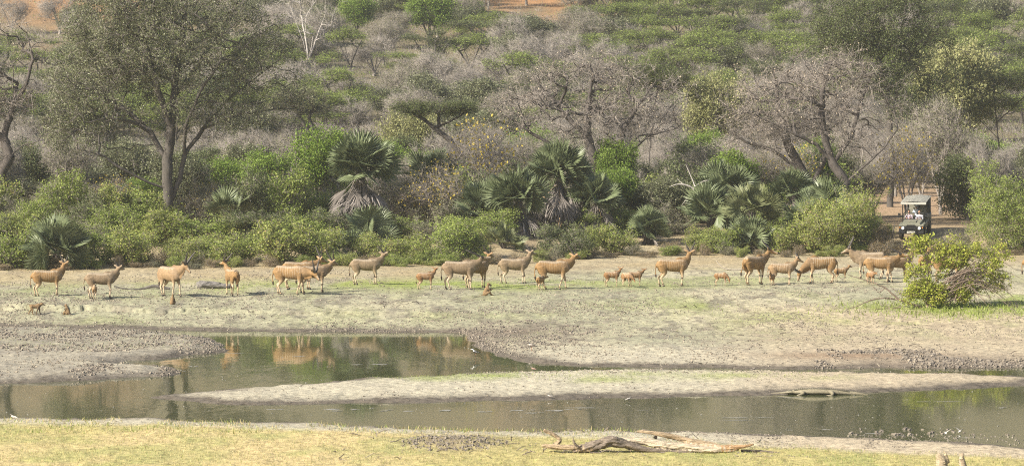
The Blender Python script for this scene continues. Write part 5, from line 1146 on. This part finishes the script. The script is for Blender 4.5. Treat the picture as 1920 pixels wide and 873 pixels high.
# --- people in the truck
SKINM = mat_attr("skin_and_cloth", 30, .08, .7, .2)
def person_loft(shirt, trousers, skinc, lean=0.0, arm=0.0, hat=None):
    """seated on the origin's seat (z 0 = seat), facing +x"""
    L = Loft(); sk = np.array(skinc); sh = np.array(shirt); tr = np.array(trousers)
    L.add([(0, 0, .02, .17, .12), (0, 0, .14, .165, .115), (lean * .3, 0, .30, .165, .11), (lean * .6, 0, .44, .19, .11), (lean * .8, 0, .53, .15, .085), (lean * .85, 0, .57, .07, .06)], sh, 18, 14, (0, 1, 0))
    L.add([(lean * .85, 0, .55, .055, .058), (lean * .9 + .01, 0, .64, .05, .055)], sk, 5, 10, (0, 1, 0))
    hx = lean + .02
    L.add([(hx + .02, 0, .645, .045, .055), (hx + .02, 0, .69, .066, .082), (hx, 0, .75, .077, .098), (hx - .01, 0, .81, .074, .095), (hx - .015, 0, .86, .045, .06)], sk, 14, 14, (0, 1, 0))
    L.add([(hx + .085, 0, .775, .012, .012), (hx + .105, 0, .745, .017, .016), (hx + .095, 0, .735, .018, .010)], sk, 6, 8, (0, 1, 0))
    for s in (1, -1):
        L.add([(hx - .005, .074 * s, .765, .012, .02), (hx - .015, .084 * s, .755, .010, .028), (hx - .005, .074 * s, .73, .010, .016)], sk * .95, 5, 7, (1, 0, 0))
        L.add([(hx + .082, .03 * s, .775, .012, .010), (hx + .094, .03 * s, .775, .008, .006)], (.05, .04, .03), 4, 7)
        sx = lean * .75; ex = .14 + lean * .6; hand = np.array((.40 + lean * .3, .11 * s, .30 + arm))
        L.add([(sx, .17 * s, .50, .06, .06), (sx + .05, .225 * s, .38, .052, .052), (ex, .225 * s, .25, .044, .046), ((ex + hand[0]) / 2, .17 * s, .265 + arm * .4, .038, .040), (hand[0] - .03, hand[1], hand[2] - .01, .028, .024)], lambda t, a, V: np.where((t > .62)[:, None], sk, sh), 16, 9, (0, 0, 1))
        L.add([(hand[0] - .04, hand[1], hand[2] - .01, .028, .022), (hand[0] + .03, hand[1], hand[2], .042, .018), (hand[0] + .06, hand[1], hand[2], .040, .016)], sk, 6, 9, (0, 1, 0))
        for q, (dy, ln) in enumerate(((-.030, .065), (-.010, .078), (.011, .074), (.031, .056))):
            b = hand + np.array((.055, dy, .0)); L.add([(*b, .009, .009), (*(b + (ln * .5, dy * .1, -.005)), .0085, .0085), (*(b + (ln * .85, dy * .1, -.03)), .0075, .0075), (*(b + (ln * .9, dy * .1, -.05)), .006, .006)], sk, 7, 6)
        b = hand + np.array((0, -.038 * s, 0)); L.add([(*b, .011, .011), (*(b + (.03, -.025 * s, -.004)), .010, .010), (*(b + (.06, -.03 * s, -.012)), .007, .007)], sk, 6, 6)
        L.add([(0, .09 * s, .07, .09, .085), (.22, .10 * s, .09, .08, .08), (.43, .11 * s, .08, .065, .07), (.47, .11 * s, -.02, .055, .06), (.45, .11 * s, -.22, .05, .055), (.45, .11 * s, -.38, .038, .042)], tr, 18, 10, (0, 1, 0))
        L.add([(.42, .11 * s, -.39, .045, .04), (.50, .11 * s, -.41, .045, .035), (.60, .11 * s, -.425, .035, .02)], (.08, .06, .05), 7, 8, (0, 1, 0))
    return L
def hair_loft(kind):
    L = Loft(); c = (.05, .035, .025)
    if kind == 'hat': L.add([(-.01, 0, .815, .088, .108), (-.012, 0, .87, .075, .092), (-.015, 0, .915, .05, .065)], (.40, .45, .47), 8, 14, (0, 1, 0)); L.add([(-.005, 0, .805, .15, .165), (-.005, 0, .818, .14, .155)], (.40, .45, .47), 3, 16, (0, 1, 0))
    else: L.add([(-.035, 0, .70, .07, .06), (-.03, 0, .78, .084, .088), (-.022, 0, .85, .078, .092), (-.02, 0, .885, .045, .06)], c, 8, 14, (0, 1, 0))
    return L
PEOPLE = [("person at the wheel of the safari truck in a pink-white shirt", (.30, -.38, .93), (.52, .43, .50), (.20, .19, .16), (.42, .25, .17), .06, .08, 'hair'), ("person in a white shirt leaning forward in the front passenger seat", (.28, .36, .93), (.58, .56, .62), (.22, .20, .17), (.45, .28, .19), .12, .02, 'hair'), ("person in a pale blue sun hat on the raised seat behind the driver", (-.62, .02, 1.12), (.55, .62, .68), (.25, .24, .22), (.46, .30, .21), .02, .0, 'hat')]
CREW = [(lab, pos, skin(person_loft(sh, tr, sk, ln, am), .013, SKINM, 1, .4), skin(hair_loft(hr), .014, SKINM, 1, .4), hr, ln) for lab, pos, sh, tr, sk, ln, am, hr in PEOPLE]

# --- birds
def bird_loft(body, wing, leg=.10, spread=False, size=1.0, beak=.05, head=(.2, .18, .16)):
    L = Loft(); b = np.array(body); w = np.array(wing)
    L.add([(-.17, 0, leg + .02, .012, .008), (-.10, 0, leg + .045, .03, .025), (0, 0, leg + .06, .048, .048), (.07, 0, leg + .085, .038, .042), (.10, 0, leg + .11, .022, .025)], lambda t, a, V: np.where((np.sin(a) > 0)[:, None], w, b), 14, 10)
    L.add([(.08, 0, leg + .10, .022, .024), (.105, 0, leg + .14, .018, .018), (.12, 0, leg + .165, .027, .028), (.145, 0, leg + .165, .018, .018), (.15 + beak, 0, leg + .155, .005, .005)], head, 12, 8)
    for s in (1, -1):
        if spread: L.add([(.03, .03 * s, leg + .08, .05, .012), (.02, .14 * s, leg + .17, .055, .010), (-.03, .27 * s, leg + .26, .04, .008), (-.08, .36 * s, leg + .32, .012, .006)], lambda t, a, V: tint(t, w, w * .5), 12, 8, (1, 0, 0))
        else: L.add([(.07, .04 * s, leg + .08, .012, .03), (-.02, .052 * s, leg + .07, .012, .04), (-.14, .03 * s, leg + .04, .008, .02), (-.20, .012 * s, leg + .025, .006, .008)], w, 9, 8)
        L.add([(.01, .022 * s, leg + .03, .008, .008), (.005, .022 * s, leg * .5, .006, .006), (.015, .022 * s, .002, .006, .006), (.05, .024 * s, 0, .007, .004)], (.30, .14, .10), 8, 6)
    M = np.eye(4); M[:3, :3] *= size; L.turn(M); return L
FEATH = mat_attr("feathers", 30, .12, .7, .2)
BIRDS = [("black-and-white stilt wading at the right edge of the upper pool", 892, 672, 190, bird_loft((.85, .84, .80), (.05, .05, .05), .24, False, 1.15, .09, (.8, .78, .75)), WATER_Z, "stilt"), ("grey plover standing on the pale mud right of the upper pool", 997, 656, 200, bird_loft((.75, .70, .62), (.24, .20, .17), .12, False, 1.5), None, "plover"),
         ("small sandpiper at the water's edge of the sandbar, facing left", 1031, 741, 170, bird_loft((.7, .66, .6), (.22, .19, .16), .08, False, .8), None, "sandpiper"), ("small sandpiper feeding on the sandbar's muddy rim", 1178, 744, 20, bird_loft((.75, .72, .66), (.18, .16, .14), .08, False, .8), None, "sandpiper"), ("dark little wader on the far mud above the crocodile", 1412, 690, 10, bird_loft((.3, .27, .23), (.16, .14, .12), .09, False, .8), None, "wader"),
         ("brown wader with red bill at the tip of the channel", 1000, 688, 150, bird_loft((.34, .22, .17), (.25, .17, .14), .06, False, .85), None, "wader"), ("white-breasted bird standing at the near grass edge", 26, 786, 160, bird_loft((.85, .83, .78), (.30, .27, .22), .06, False, .9), None, "wader"),
         ("white bird with raised wings in the shallows", 1773, 815, 100, bird_loft((.84, .80, .72), (.72, .64, .54), .10, True, .62), WATER_Z, "egret"), ("grey-winged bird with spread wings beside the white one", 1800, 812, 40, bird_loft((.84, .82, .78), (.42, .39, .36), .10, True, .62), WATER_Z, "egret"), ("pale bird in low flight over the left channel", 240, 742, 235, bird_loft((.62, .58, .50), (.40, .36, .28), .03, True, .6), .35, "wader")]
BSK = [(lab, px, py, yaw, skin(L, .010, FEATH, 1, .3), z, nm) for lab, px, py, yaw, L, z, nm in BIRDS]

fuse_all()
for name, label, cat, group, x, D, yaw, s, horns in PENDING:
    t = thing(name, label, cat, (x, D, ground_z(x, D) - .015), yaw, group); part("body", s[3], t)
    for h in horns: part("horn", loft_mesh("horn", h, HORN), t)
def set_skin(name, label, cat, s, x, D, rz=0.0, z=None, group=None):
    o = part(name, s[3]); o.location = (x, D, (ground_z(x, D) if z is None else z)); o.rotation_euler = (0, 0, rz); return tag(o, label, cat, group)
xc, Dc = stand(1538, 733, 100, 260)
t = thing("crocodile", "large pale crocodile lying along the rim of the sandbar", "crocodile", (xc, Dc + .5, max(ground_z(xc, Dc + .5), WATER_Z) - .05), math.pi - .06); t.scale = (.93, .93, .78)
part("body", croc_skin[3], t); part("dorsal_crest", mesh_from("dorsal_crest", CG_, [mat_noise("croc_scute", [(.045, .042, .03), (.10, .092, .065)], 20, .7)]), t)['kind'] = 'stuff'
x, D = stand(1210, 848, 100, 260); set_skin("driftwood", "broken driftwood trunk of dark and pale wood on the near grass", "driftwood", drift, x, D, 0)
x, D = stand(400, 541, 100, 260); set_skin("log", "grey hollow log lying behind the bull in the green grass", "log", greylog, x, D)
x, D = stand(265, 543, 100, 260); set_skin("branch", "dark fallen branch lying between the grey cow and the bull", "branch", branch_a, x, D)
x, D = stand(1370, 507, 100, 260); set_skin("branch", "thin white crooked branch left of the cow turned away", "branch", branch_w, x, D)
x, D = stand(1765, 895, 100, 260); set_skin("stump", "wider pale broken stump poking up from the near grass", "stump", stump_a, x, D, 0, ground_z(x, D) - .12); x, D = stand(1806, 895, 100, 260); set_skin("stump", "narrow pale stump beside the wider one in the near grass", "stump", stump_b, x, D, 0, ground_z(x, D) - .12)
x, D, z = foot(1305, Dd); set_skin("dead_branches", "bleached white dead branches left of the fan palms", "dead tree", bleached, x, D, 0, at_depth(1305, 392, Dd)[1])
for lab, px, py, yaw, s, z, nm in BSK:
    x, D = on_plane(px, py, WATER_Z) if z == WATER_Z else stand(px, py, 110, 260); gz = max(ground_z(x, D), WATER_Z) if z is None else z
    set_skin(nm, lab, "bird", s, x, D, math.radians(yaw), gz - (.02 if z == WATER_Z else .01), "birds at the pool" if nm != "stilt" else None)

# --- the safari truck
PAINT = mat_noise("olive_paint", [(.12, .12, .09), (.17, .17, .125), (.22, .215, .165)], 4, .42, 0, None, False, .4)
CANVAS = mat_noise("grey_canvas", [(.36, .355, .31), (.46, .45, .40)], 5, .85, .2); BLACKM = mat_noise("black_metal", [(.012, .012, .013), (.03, .03, .03)], 8, .5, 0, None, False, .4)
TYRE = mat_noise("dusty_tyre", [(.022, .021, .02), (.06, .055, .048)], 12, .9, .5); CHROME = mat_noise("dull_metal", [(.35, .35, .34), (.5, .5, .49)], 9, .35, 0, None, False, .5, .8)
LENS = mat_noise("headlight_glass", [(.72, .73, .72), (.86, .86, .85)], 30, .12, 0, None, False, .6); SEATM = mat_noise("seat_canvas", [(.17, .165, .13), (.25, .24, .19)], 9, .9, .2); PLATE = mat_noise("plate_white", [(.68, .66, .58), (.78, .76, .68)], 20, .6); DARKC = mat_noise("dark_curtain", [(.02, .022, .02), (.045, .046, .04)], 5, .9)
def box_bm(x0, x1, y0, y1, z0, z1, bev=.02, taper=None):
    bm = bmesh.new(); bmesh.ops.create_cube(bm, size=1.0)
    for v in bm.verts: v.co = ((x0 + x1) / 2 + v.co.x * (x1 - x0), (y0 + y1) / 2 + v.co.y * (y1 - y0), (z0 + z1) / 2 + v.co.z * (z1 - z0))
    if taper: taper(bm)
    if bev: bmesh.ops.bevel(bm, geom=list(bm.edges), offset=bev, segments=2, affect='EDGES', profile=.5)
    return bm
def fin(name, bms, mat, parent):
    me = bpy.data.meshes.new(name); out = bmesh.new()
    for b in bms:
        tmp = bpy.data.meshes.new("tmp"); b.to_mesh(tmp); b.free(); out.from_mesh(tmp); bpy.data.meshes.remove(tmp)
    out.to_mesh(me); out.free(); me.materials.append(mat); return part(name, me, parent)
def rod(name, pts, rad, mat, parent, n=7):
    g = Geo(); P = np.array(pts, float); g.add(*tubes(P[:-1], P[1:], np.full(len(P) - 1, rad), np.full(len(P) - 1, rad), n)); return part(name, mesh_from(name, g, [mat], True), parent)
def disc_bm(cx, cy, cz, r0, w, axis='Y', seg=22, bev=.03):
    bm = bmesh.new(); bmesh.ops.create_cone(bm, cap_ends=True, segments=seg, radius1=r0, radius2=r0, depth=w)
    rot = Matrix.Rotation(math.pi / 2, 4, 'X') if axis == 'Y' else Matrix.Rotation(math.pi / 2, 4, 'Y')
    bmesh.ops.transform(bm, matrix=Matrix.Translation((cx, cy, cz)) @ rot, verts=bm.verts)
    if bev: bmesh.ops.bevel(bm, geom=[e for e in bm.edges if len(e.link_faces) == 2 and e.calc_face_angle(0) > 1.0], offset=bev, segments=2, affect='EDGES')
    return bm
TD = 249.0; tx, tY, tz = foot(1717, TD)
truck = thing("safari_truck", "open olive safari truck with grey canvas roof coming down the bank", "truck", (tx, tY, tz + .05), 0)
truck.rotation_euler = Euler((0, math.radians(7.0), math.radians(256)), 'XYZ'); truck.scale = (1.0, 1.0, 1.06)
def nose(bm):
    for v in bm.verts:
        if v.co.x > 1.8 and v.co.z > .9: v.co.z -= .07
        if v.co.x > 1.8: v.co.y *= .94
fin("body", [box_bm(-2.35, .72, -.86, .86, .62, .98, .04), box_bm(-2.35, -.55, -.86, .86, .96, 1.22, .03), box_bm(-2.3, 2.0, -.55, .55, .42, .64, .02)], PAINT, truck)
hood = fin("bonnet", [box_bm(.70, 2.05, -.66, .66, .78, 1.20, .05, nose), box_bm(.95, 1.85, -.30, .30, 1.15, 1.215, .02)], PAINT, truck)
for s in (1, -1): fin("fender", [box_bm(1.0, 2.12, .58 * s - .30, .58 * s + .30, .92, 1.04, .04), ], PAINT, truck); fin("headlight_panel", [box_bm(1.96, 2.14, .60 * s - .27, .60 * s + .27, .60, .96, .03)], BLACKM, truck)
gr = fin("grille", [box_bm(2.06, 2.11, -.36, .36, .66, 1.02, .01)], BLACKM, truck)
for k in range(6): fin("grille_slat", [box_bm(2.11, 2.128, -.34, .34, .69 + k * .053, .705 + k * .053, 0)], CHROME if False else BLACKM, gr)
fin("bumper", [box_bm(2.14, 2.30, -.90, .90, .44, .62, .03)], BLACKM, truck)
for s in (1, -1):
    hl = fin("headlight", [disc_bm(2.15, .58 * s, .82, .125, .10, 'X', 20, .012)], CHROME, truck); fin("lens", [disc_bm(2.19, .58 * s, .82, .10, .05, 'X', 20, .012)], LENS, hl)
    fin("indicator", [disc_bm(2.15, .79 * s, .86, .04, .05, 'X', 12, 0)], mat_noise("amber_lamp", [(.6, .24, .04), (.7, .3, .06)], 9, .3), truck)
pt = fin("number_plate", [box_bm(2.305, 2.32, -.28, .26, .50, .63, .006)], PLATE, truck)
for k, wd_ in enumerate((.045, .045, .045, .02, .045, .045, .045)): fin("plate_character", [box_bm(2.321, 2.325, -.235 + k * .066, -.235 + k * .066 + wd_, .53, .60, 0)], BLACKM, pt)
for x in (1.45, -1.45):
    for s in (1, -1):
        w = fin("tyre", [disc_bm(x, .78 * s, .40, .42, .26, 'Y', 26, .05)], TYRE, truck); fin("rim", [disc_bm(x, .88 * s, .40, .21, .10, 'Y', 18, .02)], PAINT, w)
fin("dashboard", [box_bm(.62, .82, -.70, .70, .98, 1.22, .03)], BLACKM, truck)
rod("windscreen_frame", [(.74, -.70, 1.20), (.70, -.70, 1.62), (.70, .70, 1.62), (.74, .70, 1.20)], .022, BLACKM, truck)
for x, z1 in ((.62, 2.34), (-.75, 2.36), (-2.25, 2.34)):
    for s in (1, -1): rod("roof_post", [(x, .80 * s, .95), (x, .80 * s, z1)], .032, BLACKM, truck)
for s in (1, -1):
    rod("side_rail", [(.62, .81 * s, 1.45), (-2.25, .81 * s, 1.45)], .02, BLACKM, truck); rod("roof_rail", [(.66, .80 * s, 2.32), (-2.28, .80 * s, 2.32)], .024, BLACKM, truck)
    rod("mirror_arm", [(.68, .80 * s, 1.40), (.74, 1.02 * s, 1.46)], .014, BLACKM, truck); fin("mirror", [box_bm(.72, .77, 1.02 * s - .09, 1.02 * s + .09, 1.36, 1.60, .015)], BLACKM, truck)
rod("boarding_ladder", [(.10, .92, .50), (.10, .98, 1.20), (-.50, .98, 1.20), (-.50, .92, .50), (-.50, .95, .85), (.10, .95, .85)], .022, BLACKM, truck)
rod("bull_bar", [(2.30, -.40, .50), (2.40, -.40, .88), (2.40, .40, .88), (2.30, .40, .50)], .03, BLACKM, truck)
def sag(bm):
    for v in bm.verts:
        if abs(v.co.y) > .8: v.co.z -= .06
roof_bm = bmesh.new(); grid = {}
for i in range(9):
    for j in range(9):
        u, v = i / 8, j / 8; x = -2.35 + 3.2 * u; y = -.90 + 1.8 * v; z = 2.36 + .085 * math.sin(math.pi * v) ** .6 - .02 * math.sin(u * 3 * math.pi) ** 2 - (.05 if i in (0, 8) else 0); grid[i, j] = roof_bm.verts.new((x, y, z))
for i in range(8):
    for j in range(8): roof_bm.faces.new((grid[i, j], grid[i + 1, j], grid[i + 1, j + 1], grid[i, j + 1]))
bmesh.ops.solidify(roof_bm, geom=list(roof_bm.faces), thickness=.05); roof = fin("canopy", [roof_bm], CANVAS, truck)
fin("valance", [box_bm(.83, .86, -.90, .90, 2.20, 2.34, .008)], CANVAS, roof)
fin("rear_curtain", [box_bm(-2.32, -2.28, -.80, .80, 1.22, 2.32, .01)], DARKC, truck); fin("side_curtain", [box_bm(-2.25, -.95, .815, .835, 1.46, 2.32, .008)], DARKC, truck)
for x, y, z in ((.20, -.40, .95), (.18, .36, .95), (-.70, -.38, 1.14), (-.70, .40, 1.14), (-1.60, -.38, 1.28), (-1.60, .40, 1.28)):
    st = fin("seat", [box_bm(x - .24, x + .26, y - .27, y + .27, z - .14, z - .01, .04)], SEATM, truck); fin("seat_back", [box_bm(x - .34, x - .22, y - .27, y + .27, z - .02, z + .58, .04)], SEATM, st)
wh = bmesh.new()
g = Geo(); a = np.arange(17) * 2 * np.pi / 16; P = np.stack((.58 + .05 * np.sin(a), -.38 + .19 * np.cos(a), 1.30 + .18 * np.sin(a)), 1); g.add(*tubes(P[:-1], P[1:], np.full(16, .016), np.full(16, .016), 6)); wh.free()
part("steering_wheel", mesh_from("steering_wheel", g, [BLACKM], True), truck)
bpy.context.view_layer.update(); MT = truck.matrix_world.copy()
for lab, pos, s, h, hr, ln in CREW:
    p = thing("person", lab, "person"); m = MT @ Matrix.Translation((pos[0] - .04, pos[1], pos[2])); loc, rot, sc_ = m.decompose(); p.location = loc; p.rotation_euler = rot.to_euler()
    part("body", s[3], p); hh = part("sun_hat" if hr == 'hat' else "hair", h[3], p); hh.location = (ln + .02, 0, 0)

# --- the fallen leafy bush with its dead branches
def build_fallen():
    r = np.random.default_rng(150); D = stand(1730, 578, 100, 260)[1]; k = D / FPX; x0 = (1730 - CXP) * k
    P = lambda a, b, y=0.0: np.array(((a - 1730) * k, y, (578 - b) * k))
    t = thing("fallen_bush", "fallen leafy bush with long dead branches lying in bright green grass", "bush", (x0, D, ground_z(x0, D) - .03))
    bark = mat_noise("brown_dead_bark", [(.09, .065, .05), (.19, .145, .115), (.30, .245, .20)], 4, .9, .4)
    stems = Geo()
    def line(pts, r0, r1, n=5, wig=.05):
        q = catmull(np.array(pts), len(pts) * 5); q[1:-1] += r.normal(0, wig * .3, (len(q) - 2, 3)); q[:, 2] = np.maximum(q[:, 2], .015); rr = np.linspace(r0, r1, len(q)); stems.add(*tubes(q[:-1], q[1:], rr[:-1], rr[1:], n)); return q
    limbs = [line([P(1735, 578), P(1690, 562), P(1660, 540), P(1630, 527), P(1590, 515)], .07, .015), line([P(1690, 562, .2), P(1650, 560, .2), P(1610, 572, -.2), P(1565, 592, -.5)], .05, .012), line([P(1740, 578), P(1745, 540), P(1740, 500), P(1742, 470)], .06, .015), line([P(1752, 575), P(1790, 520, .2), P(1815, 488, .3), P(1830, 470, .3)], .06, .015),
             line([P(1660, 540), P(1650, 548, -.1), P(1640, 540, -.1), P(1632, 528)], .03, .008), line([P(1690, 575, -.3), P(1665, 580, -.5), P(1640, 588, -.7)], .04, .01), line([P(1700, 556, .2), P(1685, 548, .3), P(1672, 538, .3)], .03, .008), line([P(1745, 577), P(1720, 540, -.3), P(1712, 490, -.2), P(1706, 452, -.2)], .04, .01)]
    for i in range(46):   # the raked dead branches on the right
        a = r.random(); sx, sy = 1760 + 30 * r.random(), 572 - 60 * a; ex, ey = 1835 + 85 * r.random(), 505 + 75 * r.random() ** .7
        mid = P((sx + ex) / 2, min(sy, ey) - 22 * r.random() - 4, r.normal(0, .5)); q = line([P(sx, sy, r.normal(0, .3)), mid, P(ex, ey, r.normal(0, 1.0))], r.uniform(.018, .045), .006, 4)
        for m in range(4):
            b = q[r.integers(3, len(q) - 1)]; stems.add(*cones([b], [b + r.normal(0, .35, 3) + (.35, 0, -.05)], [.009]))
    for q in limbs:
        for m in range(9): b = q[r.integers(2, len(q))]; stems.add(*cones([b], [b + r.normal(0, .28, 3)], [.010]))
    part("branches", mesh_from("fallen_branches", stems, [bark], True), t)
    ells = [(*P(1740, 470), 32 * k, .55, 26 * k, 1), (*P(1718, 462, -.2), 18 * k, .4, 14 * k, 1), (*P(1735, 530), 40 * k, .6, 30 * k, 1.3), (*P(1790, 485, .2), 36 * k, .6, 24 * k, 1), (*P(1825, 470, .2), 26 * k, .5, 20 * k, .8), (*P(1765, 555), 60 * k, .7, 22 * k, 1.2), (*P(1845, 500, .3), 36 * k, .6, 26 * k, .55), (*P(1720, 560), 30 * k, .6, 18 * k, 1), (*P(1800, 540, .3), 60 * k, .7, 30 * k, .35), (*P(1880, 480, .4), 30 * k, .5, 24 * k, .5), (*P(1862, 530, .5), 40 * k, .6, 26 * k, .4), (*P(1712, 500, -.2), 16 * k, .4, 22 * k, .7), (*P(1790, 450, .2), 14 * k, .4, 10 * k, .6)]
    T = ellipsoid_tips(ells, 600, r, .49, .55); lines = [l for l in limbs if False] or [np.array([P(1740, 578), P(1742, 548), P(1742, 505)]), np.array([P(1742, 560), P(1790, 520, .2), P(1825, 480, .3)]), np.array([P(1741, 575), P(1770, 560), P(1810, 548, .2)])]
    tr, cr = tree_meshes("fallen_bush", lines, T, r, .07, .008, .2, .4, None, 4, .38, .007, 6, (.12, .08), .10, bark, mat_leaf("fresh_lime_leaves", [(.16, .215, .025), (.31, .375, .05), (.48, .48, .10), (.42, .31, .10)], .4, [0, .4, .85, 1]), 0, .1, None, 0, .12, up=.3)
    part("stems", tr, t); part("foliage", cr, t)
build_fallen()
# the pale trampled stakes by the track
for i, (px, top, D, lean) in enumerate([(1650, 398, 252, .05), (1632, 402, 254, -.03), (1672, 420, 248, .25)]):
    x, Y, z = foot(px, D); g = Geo(); h = max(.4, at_depth(px, top, D)[1] - z); g.add(*tubes([(0, 0, -.1), (lean * .5, 0, h * .5)], [(lean * .5, 0, h * .5), (lean, 0, h)], [.06, .05], [.05, .03], 6))
    o = part("broken_stake", mesh_from("broken_stake", g, [BARK_LIMB], True)); o.location = (x, Y, z); tag(o, ["tallest dead stake beside the track left of the truck", "shorter dead stake next to the tallest stake by the track", "tilted dead stake low on the bank near the truck"][i], "stake", "dead stakes by the track")

# ------------------------------------------------------------------ the air
def build_haze():
    bm = bmesh.new(); bmesh.ops.create_cube(bm, size=1.0)
    x0, x1, y0, y1, z0, z1 = -430, 430, -45, 1110, -3.0, 178
    for v in bm.verts: v.co = ((x0 + x1) / 2 + v.co.x * (x1 - x0), (y0 + y1) / 2 + v.co.y * (y1 - y0), (z0 + z1) / 2 + v.co.z * (z1 - z0))
    me = bpy.data.meshes.new("haze"); bm.to_mesh(me); bm.free()
    m = bpy.data.materials.new("pale_dusty_air"); m.use_nodes = True; nt = m.node_tree; nt.nodes.clear()
    out = nt.nodes.new('ShaderNodeOutputMaterial'); v = nt.nodes.new('ShaderNodeVolumePrincipled')
    v.inputs['Color'].default_value = (.93, .94, .95, 1); v.inputs['Density'].default_value = HAZE; v.inputs['Anisotropy'].default_value = .2
    nt.links.new(v.outputs[0], out.inputs['Volume']); me.materials.append(m)
    tag(part("haze", me), kind='stuff')
HAZE = 0.00013
build_haze()
